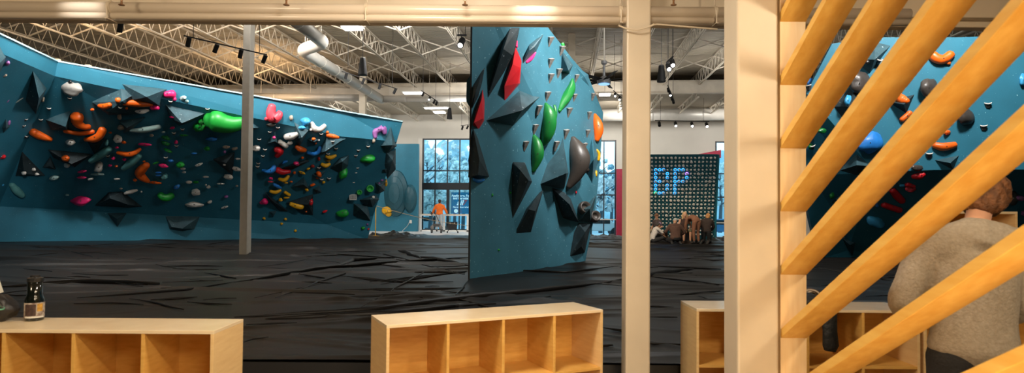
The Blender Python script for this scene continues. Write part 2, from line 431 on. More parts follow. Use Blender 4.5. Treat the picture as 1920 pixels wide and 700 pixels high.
# conduit loop under the header at the middle column
pp = [at(1160, 48, 4.4), at(1172, 53, 4.4), at(1195, 57, 4.4), at(1220, 50, 4.4), at(1226, 45, 4.4), at(1345, 55, 4.4)]
tag(MB().tube(rnd(pp, .03), .006, 6).build('cable', M_CREAM), 'thin cream cable looping under the header at the middle column', 'cable')

# ------------------------------------------------------------------ pads with black cover
def pad_cover():
    X0, X1, Y0, Y1 = -27.0, 20.0, 5.0, 31.4
    nx, ny = 820, 800
    xs = np.linspace(-1, 1, nx); xs = np.where(xs < 0, X0 * np.abs(xs) ** 1.5, X1 * np.abs(xs) ** 1.5)
    ys = Y0 + (Y1 - Y0) * np.linspace(0, 1, ny) ** 1.7
    Xg, Yg = np.meshgrid(xs, ys)
    rng = np.random.RandomState(5)
    Zg = np.zeros_like(Xg)
    def folds(lines, h, wd):
        nonlocal Zg
        for ln in lines:
            P = [onz(x, y, .4) for x, y in ln]
            for a, b in zip(P[:-1], P[1:]):
                dx, dy = b.x - a.x, b.y - a.y; L2 = dx * dx + dy * dy + 1e-9
                t = np.clip(((Xg - a.x) * dx + (Yg - a.y) * dy) / L2, 0, 1)
                d2 = (Xg - a.x - t * dx) ** 2 + (Yg - a.y - t * dy) ** 2
                ww = wd * (1 + .3 * np.sin(t * 9))
                Zg = np.maximum(Zg, h * np.exp(-d2 / ww ** 2))
    # random creases, mostly running across
    for k in range(210):
        Yc = 5.2 + 25 * rng.rand() ** 1.5; Xc = (rng.rand() * 2.2 - 1.15) * (Yc * .95); L_ = (.5 + 2.2 * rng.rand()) * (.5 + Yc / 14)
        an = rng.normal(-0.05, .30); c_, s_ = math.cos(an), math.sin(an)
        a = (Xg - Xc) * c_ + (Yg - Yc) * s_; b = -(Xg - Xc) * s_ + (Yg - Yc) * c_ + .05 * L_ * np.sin(a * 2 / L_ + k)
        wdt = (.03 + .03 * rng.rand()) * (.7 + Yc / 10); h = wdt * (.18 + .3 * rng.rand())
        Zg += h * np.exp(-(b / wdt) ** 2) * np.exp(-(a / L_) ** 4)
    for k in range(26):     # slack billows
        kx, ky = rng.normal(0, .7), rng.normal(0, 1.4); Zg += .0016 * np.sin(kx * Xg + ky * Yg + rng.rand() * 6)
    Zg += .4
    co = np.stack([Xg, Yg, Zg], -1).reshape(-1, 3)
    idx = np.arange(nx * ny).reshape(ny, nx)
    q = np.stack([idx[:-1, :-1], idx[:-1, 1:], idx[1:, 1:], idx[1:, :-1]], -1).reshape(-1, 4)
    me = bpy.data.meshes.new('mat_cover'); me.from_pydata(co.tolist(), [], q.tolist())
    for p in me.polygons: p.use_smooth = True
    return me
M_TARP = mat('black_plastic_sheet', (.0105, .0088, .0075), .43, noise_amt=.2, nscale=.7, bump=.07, bscale=9, stretch=(.35, 1.6, 1), spec=.22)
M_PAD = mat('pad_vinyl_black', (.012, .012, .013), .5)
pads = thing('landing_mat', (0, 5.1, 0), 'wide black landing mat filling the climbing area, under wrinkled black sheeting', 'mat')
MB().b2((-30, 5.02, 0), (23, 31.35, .375)).build('mat_body', M_PAD, pads)
o = bpy.data.objects.new('mat_cover', pad_cover()); o.data.materials.append(M_TARP); COL.objects.link(o); o.parent = pads; o.location = (0, -5.1, 0)

BIGF = [[(440, 531), (590, 507), (700, 498), (880, 484)], [(440, 597), (700, 583), (810, 568), (880, 560), (960, 552), (1131, 532)],
           [(500, 600), (720, 592), (860, 575)], [(1131, 532), (1300, 505)], [(0, 540), (140, 530), (300, 533)],
           [(620, 505), (660, 490), (740, 484)], [(745, 470), (790, 487)], [(780, 482), (830, 490), (880, 500)]]
SMALLF = [[(440, 502), (540, 505)], [(590, 475), (730, 484)], [(380, 513), (440, 524)], [(635, 518), (760, 530), (850, 530)],
           [(680, 578), (800, 508)], [(520, 560), (660, 508)], [(560, 515), (610, 523)], [(150, 560), (350, 545), (440, 530)],
           [(600, 560), (860, 553)], [(640, 545), (870, 542)], [(880, 525), (850, 560), (1000, 600)], [(1220, 560), (1350, 548)], [(1220, 520), (1350, 535)],
           [(1225, 500), (1352, 506)], [(1512, 500), (1680, 530)], [(1512, 540), (1690, 520)], [(900, 505), (1060, 512), (1160, 500)]]
def fold(ln, r, nm=None, mb=None):
    P = [onz(x, y, .4) for x, y in ln]; Q = []
    for a, b in zip(P[:-1], P[1:]):
        n_ = max(3, int((b - a).length / .25))
        Q += [a.lerp(b, k / n_) for k in range(n_)]
    Q.append(P[-1]); n_ = len(Q); rr = []
    for k, q in enumerate(Q):
        w_ = noise.noise(Vector((q.x * .9, q.y * .9, len(ln)))); q.y += .10 * w_; q.x += .06 * w_; q.z = .412
        rr.append(max(.004, r * (.55 + .45 * (q.y / 12)) * (math.sin(PI * (k + .3) / (n_ - .4 + .6)) ** .95) * (1 + .5 * noise.noise(Vector((q.x * 2.2, q.y * 2.2, 7))))))
    m_ = mb or MB(); m_.tube(Q, rr, 10, flat=.8)
    if mb is None: m_.build(nm, M_TARP, pads, smooth=True)
for ln in BIGF: fold(ln, .060, 'fold')
for ln in SMALLF: fold(ln, .020, 'fold')
random.seed(21); mbc = MB()
for k in range(150):
    x = random.uniform(-50, 1950); y = 460 + 190 * random.random() ** 1.6; L_ = random.uniform(25, 130); sl = random.gauss(0, .10)
    if 884 < x + L_ / 2 < 1100 and y < 525: continue
    fold([(x, y), (x + L_ * .5, y + L_ * .5 * sl + random.gauss(0, 1.5)), (x + L_, y + L_ * sl)], random.uniform(.008, .016), mb=mbc)
for k in range(9):      # creases fanning out from the boulder's foot
    a = PI + random.uniform(-.5, .35); L_ = random.uniform(60, 190); fold([(874, 512 + 10 * math.sin(a)), (874 + L_ * .5 * math.cos(a), 514 - L_ * .2 * math.sin(a)), (874 + L_ * math.cos(a), 516 - L_ * .45 * math.sin(a))], .014, mb=mbc)
tag(mbc.build('creases', M_TARP, pads, smooth=True), kind='stuff')

# ------------------------------------------------------------------ climbing walls
def wallmesh(rows, m, parent, name='panel', thick=(0, 0, 0)):
    mb = MB(); n = len(rows[0])
    vs = [p for r in rows for p in r]; fs = []
    for i in range(len(rows) - 1):
        for j in range(n - 1): fs.append((i * n + j, i * n + j + 1, (i + 1) * n + j + 1, (i + 1) * n + j))
    k = len(vs); t = Vector(thick); vs += [p + t for p in vs]
    fs += [tuple(a + k for a in f[::-1]) for f in fs]
    R = len(rows)
    for j in range(n - 1): fs.append((j, j + 1, j + 1 + k, j + k)); a = (R - 1) * n + j; fs.append((a, a + 1, a + 1 + k, a + k))
    for i in range(R - 1): a = i * n; fs.append((a, a + n, a + n + k, a + k)); a = i * n + n - 1; fs.append((a, a + n, a + n + k, a + k))
    mb.add(vs, fs); return mb.build(name, m, parent)

def pz(px, Y, z): return px_x(px, Y, z)
lw = thing('climbing_wall', (-12, 24, .4), 'long overhanging blue climbing wall on the left covered in coloured holds', 'climbing wall')
Jt, Jh, Jk, Jb = at(108, 115, 18.9), at(103, 143, 18.95), at(-2, 387, 21.6), pz(-9, 21.6, .35)
Mt, Mh, Mk, Mb_ = at(640, 208, 22.9), at(640, 256, 23.0), at(612, 421, 26.6), pz(600, 26.6, .35)
Et, Eh, Ek, Eb = at(755, 228, 23.9), at(744, 266, 24.1), at(700, 405, 26.9), pz(690, 27.3, .35)
main = wallmesh([[Jt, Mt, Et], [Jh, Mh, Eh], [Jk, Mk, Ek], [Jb, Mb_, Eb]], M_BLUE, lw, 'overhang_panel', (-.12, .3, 0))
dA = Vector((.70, -3.1, 0)) * 2.2
side = wallmesh([[Jt + dA, Jt], [Jh + dA * 1.03, Jh], [Jk + dA * 1.3 + Vector((-.6, 0, 0)), Jk], [Jb + dA * 1.3 + Vector((-.6, 0, 0)), Jb]], M_BLUE, lw, 'side_panel', (-.3, .05, 0))
mb = MB()
for a, b in ((Jt + dA, Jt), (Jt, Et)):
    mb.hull([p + q for p in (a, b) for q in (Vector((0, -.02, -.02)), Vector((0, -.02, .025)), Vector((-.05, .32, .025)), Vector((-.05, .32, -.02)))])
mb.build('top_edge', M_EDGE, lw)
# bracket stubs on top
for x, y, Y in ((108, 113, 18.95), (166, 124, 19.4)):
    MB().box(at(x, y, Y), (.12, .12, .07)).build('bracket', M_STILE, lw)

# centre boulder: knife edge to the left, face turned right
bo = thing('climbing_wall', (.5, 13, .4), 'freestanding blue climbing boulder in the middle of the hall', 'climbing wall')
A0 = Vector((at(881, 522, 11.1).x, 11.1)); B0 = Vector((at(1097, 490, 15.2).x, 15.2))
fd = (B0 - A0).normalized(); fn = Vector((fd.y, -fd.x))
def face(px, py, off=0.0):
    """pixel -> point on the vertical plane of the boulder face (pushed out by off)"""
    d = ray(px, py); n3 = Vector((fn.x, fn.y, 0)); a3 = Vector((A0.x, A0.y, 0)) + n3 * off
    return CAM + d * ((a3 - CAM).dot(n3) / d.dot(n3))
top_z = 6.0
Pa = face(880.5, 525); Pa.z = .35; Pt = Vector((Pa.x, Pa.y, top_z))
tl = face(1010, 20)
outl = [Pa, face(1097, 493), face(1112, 418, .25), face(1119, 372, .25), face(1126, 290, .1), face(1131, 212, 0), face(1104, 146, .0), face(1073, 110, 0), face(1030, 55, 0), Vector((face(1004, 22).x, face(1004, 22).y, top_z)), Pt]
apexs = [face(1070, 300, .22), face(1085, 420, .3)]
mb = MB()
bk = Vector((-1.5, 3.4, 0)); nO = len(outl)
Cb = [Pa + Vector((.10, .25, 0))]
vs = list(outl)
for i, p in enumerate(outl):
    if i in (0, nO - 1): vs.append(p + Vector((.03, .18, 0)))
    else: vs.append(p + Vector((-1.7, 1.1, 0)) * min(1, (Vector((p.x, p.y)) - A0).dot(fd) / 5) + Vector((-.01, .18, 0)))
mb.add(vs, [tuple(range(nO)), tuple(range(2 * nO - 1, nO - 1, -1))] + [(i, (i + 1) % nO, (i + 1) % nO + nO, i + nO) for i in range(nO)])
me = mb.build('boulder_face', M_SLAB, bo)
mb = MB(); mb.b2((Pa.x - .028, Pa.y - .01, .38), (Pa.x + .004, Pa.y + .05, top_z)); mb.build('corner_strip', M_BLACK, bo)

# right wall behind the slats
rw = thing('climbing_wall', (9, 15, .4), 'blue climbing wall on the right seen through the wooden slats', 'climbing wall')
r_top = [at(1560, 82, 15.0), at(1640, 70, 14.8), at(1800, 70, 14.3), at(2250, 52, 13.0)]
r_mid = [at(1512, 175, 15.2), at(1640, 322, 14.9), at(1800, 318, 14.4), at(2250, 318, 13.1)]
r_lo = [at(1500, 330, 16.0), at(1590, 470, 17.5), at(1800, 478, 16.8), at(2250, 488, 16.0)]
r_b = [pz(1535, 17.5, .35), pz(1602, 17.6, .35), pz(1800, 17.0, .35), pz(2250, 16.2, .35)]
wallmesh([r_top, r_mid, r_lo, r_b], M_BLUE, rw, 'overhang_panel', (.1, .35, 0))

# far blue panel with round volumes
fpz = bu_z(760, 270, 38); fp = MB(); bbox(fp, bu_v(690, 37), bu_v(783, 37), 37, 37.3, .38, bu_z(760, 270, 37))
fpan = fp.build('climbing_wall', M_BLUE, origin=bp(bu_v(740, 37), 37, .38)); tag(fpan, 'flat blue climbing panel with round volumes left of the big window', 'climbing wall')

# training board
Tl, Tr, Br, Bl = at(1196, 290.5, 26.6), at(1346, 290, 26.6), at(1338.5, 452, 28.0), at(1196, 452, 28.0)
Bl.z = Br.z = .42
tb = thing('training_board', (Bl + Br) / 2, 'dark teal training board with rows of small grey holds, some lit blue', 'training board')
M_BOARD = mat('board_paint_teal', (.008, .075, .095), .5, noise_amt=.1)
mb = MB(); bkv = Vector((0, .12, .03)); mb.hull([Tl, Tr, Br, Bl, Tl + bkv, Tr + bkv, Br + bkv, Bl + bkv]); mb.build('board_face', M_BOARD, tb)
mb = MB()
for a, b in ((Tr, Br),): mb.hull([p + q for p in (a, b) for q in (Vector((0, -.03, 0)), Vector((.07, -.03, 0)), Vector((.07, .3, 0)), Vector((0, .3, 0)))])
mb.build('side_frame', mat('board_frame_teal', (.02, .16, .2), .5), tb)
mb = MB()
for a in (Tr, Tl): mb.bar(a + Vector((0, .2, 0)), Vector((a.x, a.y + 2.6, .38)), .09)
mb.build('support_legs', M_BLACK, tb)

# ------------------------------------------------------------------ casting pixels onto the built walls
bpy.context.view_layer.update()
def tree_of(objs):
    vs, fs = [], []
    for o in objs:
        k = len(vs); vs += [o.matrix_world @ v.co for v in o.data.vertices]; fs += [tuple(i + k for i in p.vertices) for p in o.data.polygons]
    return BVHTree.FromPolygons(vs, fs)
def kids(o): return [c for c in o.children if c.type == 'MESH']
TR = {'L': tree_of([main, side]), 'B': tree_of([me]), 'R': tree_of(kids(rw)), 'F': tree_of([fpan])}
def hit(wall, px, py):
    d = ray(px, py).normalized(); h = TR[wall].ray_cast(CAM, d)
    if h[0] is None and wall == 'B': return face(px, py), Vector((fn.x, fn.y, 0)), d
    if h[0] is None and wall == 'L' and px > 640:      # just past the wall's end: stay on the plane of its last panel
        n_ = (Eh - Mh).cross(Ek - Eh).normalized(); d0 = ray(px, py); q_ = CAM + d0 * ((Eh - CAM).dot(n_) / d0.dot(n_))
        return q_, (n_ if n_.dot(d) < 0 else -n_), d
    if h[0] is None: h = TR[wall].find_nearest(CAM + d * {'L': 24, 'B': 13, 'R': 15.5, 'F': 37}[wall])
    p, n = h[0], h[1]
    if n.dot(d) > 0: n = -n
    return p, n, d

# ------------------------------------------------------------------ labels that single things out
REG = []        # (object, wall, descriptor, (x, y), category)
LM = []         # landmarks (wall, phrase, x, y)
ORD = ['', 'second nearest', 'third nearest', 'fourth nearest', 'fifth nearest', 'sixth nearest', 'seventh nearest', 'eighth nearest', 'ninth nearest', 'tenth nearest']
def reg(o, wall, desc, x, y, cat, group): REG.append((o, wall, desc, x, y, cat)); o['group'] = group
def label_all():
    used = {}
    for (o, wall, desc, x, y, cat) in REG:
        best = None
        for (lw_, ph, lx, ly) in LM:
            if lw_ != wall: continue
            dd = math.hypot(x - lx, y - ly)
            if dd < 4: continue
            if best is None or dd < best[0]: best = (dd, ph, lx, ly)
        dd, ph, lx, ly = best; dx, dy = x - lx, y - ly
        if abs(dx) > 1.8 * abs(dy): rel = 'right of' if dx > 0 else 'left of'
        elif abs(dy) > 1.8 * abs(dx): rel = 'below' if dy > 0 else 'above'
        else: rel = ('lower' if dy > 0 else 'upper') + (' right of' if dx > 0 else ' left of')
        used.setdefault((desc, rel, ph), []).append((dd, o))
        o['category'] = cat
    for (desc, rel, ph), L_ in used.items():
        L_.sort(key=lambda t: t[0])
        for i, (dd, o) in enumerate(L_):
            if len(L_) == 1: o['label'] = '%s %s %s' % (desc, rel, ph)
            elif i == 0: o['label'] = '%s %s %s, nearest to it' % (desc, rel, ph)
            else: o['label'] = '%s %s %s, %s' % (desc, rel, ph, ORD[min(i, 9)])
            if len(o['label'].split()) > 16:
                for w_ in WN.values(): o['label'] = o['label'].replace(w_ + ' ', '')
                if len(o['label'].split()) > 16: o['label'] = o['label'].replace('chalked ', '').replace('massive ', '')
WN = {'L': 'on the left wall', 'B': 'on the centre boulder', 'R': 'on the right wall', 'F': 'on the far panel'}
WG = {'L': 'left wall', 'B': 'centre boulder', 'R': 'right wall', 'F': 'far panel'}

# ------------------------------------------------------------------ volumes
VOLS = {'L': [], 'B': [], 'R': [], 'F': []}
def volume(wall, base, ups, m=None, desc=None, prot=.35):
    """base: pixel outline lying on the wall; ups: pixels (x, y[, protrusion in m]) of the raised corners"""
    P = []; ns = Vector((0, 0, 0))
    cx = sum(b[0] for b in base) / len(base); cy = sum(b[1] for b in base) / len(base)
    for b in base:
        p, n, d = hit(wall, b[0], b[1]); P.append(p + d * .03); ns += n
    n0 = hit(wall, cx, cy)[1]
    Uq = []
    for u in ups:
        p, n, d = hit(wall, u[0], u[1]); pr = u[2] if len(u) > 2 else prot
        k = min(pr / max(.3, abs(n.dot(d))), pr * 1.8); q = p - d * k; Uq.append(q)
    c = sum(P, Vector()) / len(P)
    mb = MB(); mb.hull(P + Uq + [p - n0 * .05 for p in P])
    mm = m or M_VOL
    o = mb.build('climbing_volume', mm, origin=c)
    VOLS[wall].append(o)
    reg(o, wall, desc or 'faceted grey-blue climbing volume ' + WN[wall], cx, cy, 'climbing volume', 'volumes on the ' + WG[wall])
    return o
v = volume
vd = lambda s: s + ' grey-blue volume ' + WN['L']
# left wall
v('L', [(-16, 96), (-4, 76), (12, 106), (8, 122), (-2, 146)], [(-2, 120)], desc=vd('pyramid'))
v('L', [(61, 130), (44, 187), (67, 216), (88, 165)], [(73, 184, .5)], desc=vd('tall pyramid'))
v('L', [(11, 214), (0, 241), (4, 254), (22, 236)], [(12, 240, .3)], desc=vd('small pyramid'))
v('L', [(84, 224), (132, 208), (126, 246), (96, 244)], [(123, 238, .35)], desc=vd('triangular'))
v('L', [(173, 192), (226, 163), (262, 172), (262, 214), (203, 216)], [(229, 190, .4), (203, 210, .3)], desc=vd('broad faceted'))
v('L', [(226, 156), (316, 166), (301, 200), (236, 190)], [(275, 182, .55)], desc=vd('large wedge-shaped'))
v('L', [(310, 196), (384, 213), (360, 228), (336, 236), (318, 222)], [(341, 231, .45)], desc=vd('flat-topped triangular'))
v('L', [(224, 229), (272, 221), (244, 246), (232, 250)], [(238, 240, .3)], desc=vd('narrow'))
v('L', [(310, 404), (375, 406), (364, 430), (342, 434), (318, 430)], [(342, 429, .3), (322, 426, .2)], desc=vd('diamond-shaped'))
v('L', [(178, 386), (203, 363), (228, 361), (266, 388), (240, 390)], [(206, 372, .3), (240, 384, .25)], M_VOLD, vd('low dark'))
v('L', [(200, 399), (238, 399), (220, 426)], [(219, 410, .3)], desc=vd('downward-pointing'))
v('L', [(90, 281), (170, 291), (140, 314), (100, 296)], [(134, 308, .3)], M_VOLD, vd('wide'))
v('L', [(41, 284), (28, 331), (84, 330)], [(45, 326, .25)], M_VOLD, vd('dark triangular'))
v('L', [(80, 314), (94, 294), (104, 318)], [(93, 312, .2)], M_VOLD, vd('small dark'))
v('L', [(548, 223), (580, 243), (562, 276), (552, 262)], [(566, 258, .35)], desc=vd('kite-shaped'))
v('L', [(577, 262), (588, 254), (600, 261), (591, 273)], [(589, 266, .25)], desc=vd('small diamond'))
v('L', [(612, 257), (650, 260), (607, 290), (594, 288)], [(610, 284, .4), (640, 264, .2)], desc=vd('long triangular'))
v('L', [(656, 290), (636, 297), (618, 316), (640, 330), (654, 312)], [(642, 303, .45)], desc=vd('sharp-ridged'))
v('L', [(733, 238), (744, 274), (726, 290), (712, 274)], [(736, 272, .5)], desc=vd('pale upright'))
v('L', [(742, 280), (742, 318), (726, 336), (719, 312), (722, 284)], [(736, 300, .3)], M_VOL, vd('dark corner'))
v('L', [(516, 247), (502, 269), (522, 269)], [(515, 265, .25)], desc=vd('small triangular'))
v('L', [(586, 328), (611, 321), (598, 337)], [(596, 332, .25)], desc=vd('small flat'))
v('L', [(548, 350), (570, 334), (580, 355)], [(570, 347, .3)], desc=vd('pointed'))
v('L', [(497, 362), (540, 397), (524, 396), (508, 380)], [(512, 378, .25)], M_VOLD, vd('long dark'))
v('L', [(538, 381), (587, 365), (587, 404), (566, 401)], [(578, 384, .25)], M_VOLD, vd('dark square'))
v('L', [(587, 355), (599, 348), (603, 361), (594, 364)], [(596, 357, .2)], desc=vd('tiny faceted'))
v('L', [(661, 380), (690, 386), (695, 416), (661, 405)], [(676, 392, .4), (688, 404, .3)], M_VOL, vd('star-shaped dark'))
v('L', [(702, 342), (724, 337), (721, 358), (708, 365)], [(714, 350, .4)], desc=vd('blocky'))
v('L', [(671, 376), (706, 365), (711, 374), (699, 390), (686, 389)], [(694, 374, .45)], desc=vd('jutting'))
v('L', [(505, 398), (518, 397), (512, 408)], [(512, 401, .2)], desc=vd('tiny triangular'))
v('L', [(715, 320), (728, 316), (724, 326)], [(722, 319, .2)], desc=vd('tiny chalky'))
v('L', [(530, 316), (575, 300), (580, 303), (548, 318)], [(556, 309, .25)], M_VOLD, vd('thin sloping'))
v('L', [(470, 228), (486, 240), (470, 246)], [(474, 240, .2)], desc=vd('half-hidden'))
v('L', [(160, 258), (196, 262), (178, 292)], [(178, 272, .2)], M_VOLD, vd('faint dark'))
v('L', [(400, 300), (440, 286), (436, 330)], [(424, 306, .2)], M_VOLD, vd('shadowed'))
# boulder
bd = lambda s: s + ' climbing volume ' + WN['B']
v('B', [(958, 50), (975, 50), (965, 96), (946, 134), (913, 187), (927, 138), (943, 86)], [(944, 92, .35), (961, 104, .3)], M_VOLD, bd('long dark leaning'))
v('B', [(1020, 63), (996, 80), (979, 122), (1006, 97)], [(992, 95, .22), (1002, 88, .2)], M_VOL, bd('slim grey'))
v('B', [(909, 227), (974, 169), (1013, 181), (961, 237)], [(979, 207, .5)], M_VOL, bd('big four-sided grey'))
v('B', [(910, 124), (888, 160), (885, 206), (897, 182), (905, 152)], [(893, 168, .25)], M_VOLD, bd('thin dark'))
v('B', [(886, 236), (896, 258), (918, 332), (898, 336), (882, 333)], [(899, 300, .3), (896, 328, .3)], M_VOLD, bd('dark left-edge'))
v('B', [(961, 303), (984, 304), (998, 341), (960, 413)], [(991, 339, .4), (976, 320, .3)], M_VOLD, bd('dark kite-shaped'))
v('B', [(1020, 354), (990, 391), (967, 440), (995, 438), (1007, 396)], [(991, 393, .3), (1004, 396, .3)], M_VOLD, bd('stepped two-part'))
v('B', [(1055, 256), (1066, 325), (1058, 354), (1012, 346), (1022, 333)], [(1062, 325, .5)], M_VOL, bd('large triangular grey'))
v('B', [(1034, 352), (1055, 409), (1086, 418), (1070, 372), (1058, 360)], [(1068, 384, .35), (1078, 404, .3)], M_VOLD, bd('dark wedge'))
v('B', [(1085, 417), (1109, 418), (1097, 474), (1068, 482)], [(1097, 436, .3), (1090, 462, .25)], M_VOLD, bd('lowest dark'))
v('B', [(1112, 252), (1127, 285), (1125, 306), (1110, 346), (1098, 322)], [(1113, 300, .4)], M_SLAB, bd('pale blue-painted'))
v('B', [(1054, 94), (1075, 121), (1068, 138), (1053, 134)], [(1066, 132, .35)], M_VOL, bd('small dark-sided'))
v('B', [(1076, 121), (1103, 140), (1107, 166), (1090, 150)], [(1096, 144, .08)], M_SLAB, bd('blue upper-right-edge'))
v('B', [(1119, 364), (1108, 419), (1085, 417), (1092, 392)], [(1106, 392, .35)], M_VOL, bd('chalk-streaked'))
# two volumes on the far side of the boulder, peeking out on its left edge
for (pts, mm, ds) in (([(889, 130), (875, 152), (874, 190), (889, 215)], M_SLAB, 'pale blue volume peeking out behind the boulder\'s left edge, upper one'),
                      ([(889, 232), (878, 300), (880, 334), (889, 338)], M_VOLD, 'dark volume peeking out behind the boulder\'s left edge, below the red hold')):
    mb = MB(); mb.hull([at(x, y, 11.7) for x, y in pts] + [at(x, y, 12.5) for x, y in pts])
    tag(mb.build('climbing_volume', mm, origin=at(885, 200, 12)), ds, 'climbing volume', 'volumes on the centre boulder')
# right wall volumes
rd = lambda s: s + ' volume ' + WN['R']
v('R', [(1590, 110), (1640, 76), (1672, 84), (1630, 140)], [(1640, 112, .35)], M_VOL, rd('pale grey-blue'))
v('R', [(1600, 150), (1640, 200), (1590, 240), (1560, 200)], [(1600, 200, .35)], M_VOLD, rd('dark faceted'))
v('R', [(1660, 190), (1716, 176), (1700, 214)], [(1695, 196, .3)], M_VOLD, rd('dark triangular'))
v('R', [(1575, 320), (1606, 290), (1640, 312), (1610, 330)], [(1606, 310, .3)], M_VOL, rd('chalky pale'))
v('R', [(1560, 380), (1600, 350), (1612, 372), (1575, 392)], [(1590, 370, .3)], M_VOL, rd('narrow sloping'))
v('R', [(1580, 448), (1604, 456), (1598, 482)], [(1594, 460, .25)], M_VOL, rd('low corner'))
v('R', [(1750, 300), (1800, 290), (1790, 326)], [(1782, 306, .25)], M_VOL, rd('streaky'))
# round volumes on the far panel
for (x, y, rx, ry, ds, sg) in ((743, 363, 23, 44, 'large ribbed dome volume on the far blue panel', 1), (769, 373, 13, 27, 'small lens-shaped volume right of the ribbed dome', 1)):
    p, n, d = hit('F', x, y); k = p.y / F; R = V * (rx * k); T = Z * (ry * k); Nn = -U
    mb = MB(); prof = [(1, 0), (.97, .12), (.72, .25), (.70, .30), (.45, .42), (.43, .46), (0, .5)] if rx > 15 else [(1, 0), (.8, .2), (.4, .32), (0, .36)]
    o_ = len(mb.v); nn = 28
    for (r, h) in prof:
        for q in range(nn):
            a = 2 * PI * q / nn; mb.v.append(tuple(p + R * r * math.cos(a) + T * r * math.sin(a) + Nn * h * 1.1))
    for i in range(len(prof) - 1):
        for q in range(nn):
            a = o_ + i * nn + q; b = o_ + i * nn + (q + 1) % nn; mb.f.append((a, b, b + nn, a + nn)); mb.m.append(0)
    tag(mb.build('climbing_volume', mat('volume_paint_teal', (.012, .08, .11), .5, noise_amt=.1), origin=p), ds, 'climbing volume', 'volumes on the far panel')

bpy.context.view_layer.update()
TR['L'] = tree_of([main, side] + VOLS['L']); TR['B'] = tree_of([me] + VOLS['B']); TR['R'] = tree_of(kids(rw) + VOLS['R'])

# ------------------------------------------------------------------ holds
HC = {'orange': (.85, .13, .008), 'red': (.62, .012, .02), 'pink': (.80, .02, .16), 'coral': (.80, .06, .09), 'green': (.012, .30, .035), 'darkgreen': (.008, .17, .03),
      'blue': (.02, .20, .62), 'skyblue': (.05, .36, .68), 'yellow': (.78, .40, .01), 'white': (.74, .70, .64), 'grey': (.34, .32, .29), 'brown': (.055, .045, .038),
      'purple': (.30, .11, .32), 'teal': (.10, .30, .30), 'paleteal': (.36, .52, .50), 'tan': (.42, .34, .26), 'darkred': (.35, .02, .01), 'black': (.012, .012, .012)}
CN = {'skyblue': 'sky-blue', 'paleteal': 'pale teal', 'darkgreen': 'dark green', 'darkred': 'dark red', 'brown': 'dark brown', 'coral': 'coral pink'}
def hm(c): return mat('hold_' + c, HC[c], .38, noise_amt=.08, nscale=9, bump=.15, bscale=60)
hs = [0]
def hold(wall, c, pts, desc=None, lm=None, flat=.75, shape=None, bolt=True):
    """pts: one (x, y, rx, ry[, angle]) or a path of (x, y, r)"""
    hs[0] += 1; mb = MB(); mt = hm(c)
    if len(pts) == 1:
        q = pts[0]; x, y, rx, ry = q[:4]; ang = math.radians(q[4]) if len(q) > 4 else 0
        p, n, d = hit(wall, x, y); s = p.y / F
        cr_, cu = ROT @ Vector((1, 0, 0)), ROT @ Vector((0, 1, 0))
        e1 = cr_ * math.cos(ang) + cu * math.sin(ang); e2 = -cr_ * math.sin(ang) + cu * math.cos(ang)
        dp = min(rx, ry) * s * (1.0 if min(rx, ry) > 5 else 1.3)
        e3 = -d * dp
        c0 = p - d * (dp * .25)
        mb.ell(c0, [e1 * rx * s, e2 * ry * s, e3], 18 if rx > 6 else 12, 12 if rx > 6 else 8, jit=.28, seed=hs[0])
        mx, my, r0 = x, y, max(rx, ry); front = c0 + e3 * .97; e3n = e3.normalized()
    else:
        C = []; R = []
        # refine path
        n_ = len(pts)
        for i in range(n_ - 1):
            for k in range(4):
                t = k / 4; p0 = pts[max(i - 1, 0)]; p1 = pts[i]; p2 = pts[i + 1]; p3 = pts[min(i + 2, n_ - 1)]
                cm = [.5 * ((2 * p1[j]) + (-p0[j] + p2[j]) * t + (2 * p0[j] - 5 * p1[j] + 4 * p2[j] - p3[j]) * t * t + (-p0[j] + 3 * p1[j] - 3 * p2[j] + p3[j]) * t ** 3) for j in range(3)]
                C.append(cm)
        C.append(list(pts[-1]))
        a0, a1 = hit(wall, pts[0][0], pts[0][1]), hit(wall, pts[-1][0], pts[-1][1])
        Ys = []
        for i, cc in enumerate(C):
            t = i / (len(C) - 1); Ys.append(a0[0].y * (1 - t) + a1[0].y * t)
        ps = []; rs = []
        for cc, Y in zip(C, Ys):
            r = cc[2] * Y / F; q_ = at(cc[0], cc[1], Y); q_.y -= r * .35; ps.append(q_); rs.append(r)
        # rounded ends
        t0 = (ps[0] - ps[1]).normalized(); t1 = (ps[-1] - ps[-2]).normalized()
        pre = [ps[0] + t0 * rs[0] * .82 * .9, ps[0] + t0 * rs[0] * .5 * .9]; pr = [rs[0] * .35, rs[0] * .84]
        post = [ps[-1] + t1 * rs[-1] * .5 * .9, ps[-1] + t1 * rs[-1] * .82 * .9]; por = [rs[-1] * .84, rs[-1] * .35]
        mb.tube(pre + ps + post, pr + rs + por, 14, side=(0, 0, 1) if abs(t0.z) < .8 else (1, 0, 0))
        mx = sum(q[0] for q in pts) / n_; my = sum(q[1] for q in pts) / n_; r0 = max(q[2] for q in pts) * 1.6
        mid = len(ps) // 2; front = ps[mid] - Vector((0, rs[mid] * .97, 0)); e3n = Vector((0, -1, 0))
        x, y = mx, my
    o = mb.build('climbing_hold', mt, origin=(sum((Vector(q) for q in mb.v), Vector()) / len(mb.v)), smooth=True)
    if bolt and r0 >= 7:
        k = front.y / F * 1.1; MB().tube([front + e3n * (k * .5), front - e3n * k * 1.5], k, 8).build('bolt', M_BOLT, o)
    nm = CN.get(c, c); size = 'large' if r0 > 15 else ('medium' if r0 > 8 else ('small' if r0 > 4.5 else 'tiny'))
    if desc is None: desc = '%s %s hold' % (size, nm)
    reg(o, wall, desc + ' ' + WN[wall], mx, my, 'climbing hold', 'holds on the ' + WG[wall])
    if lm: LM.append((wall, lm, mx, my))
    return o
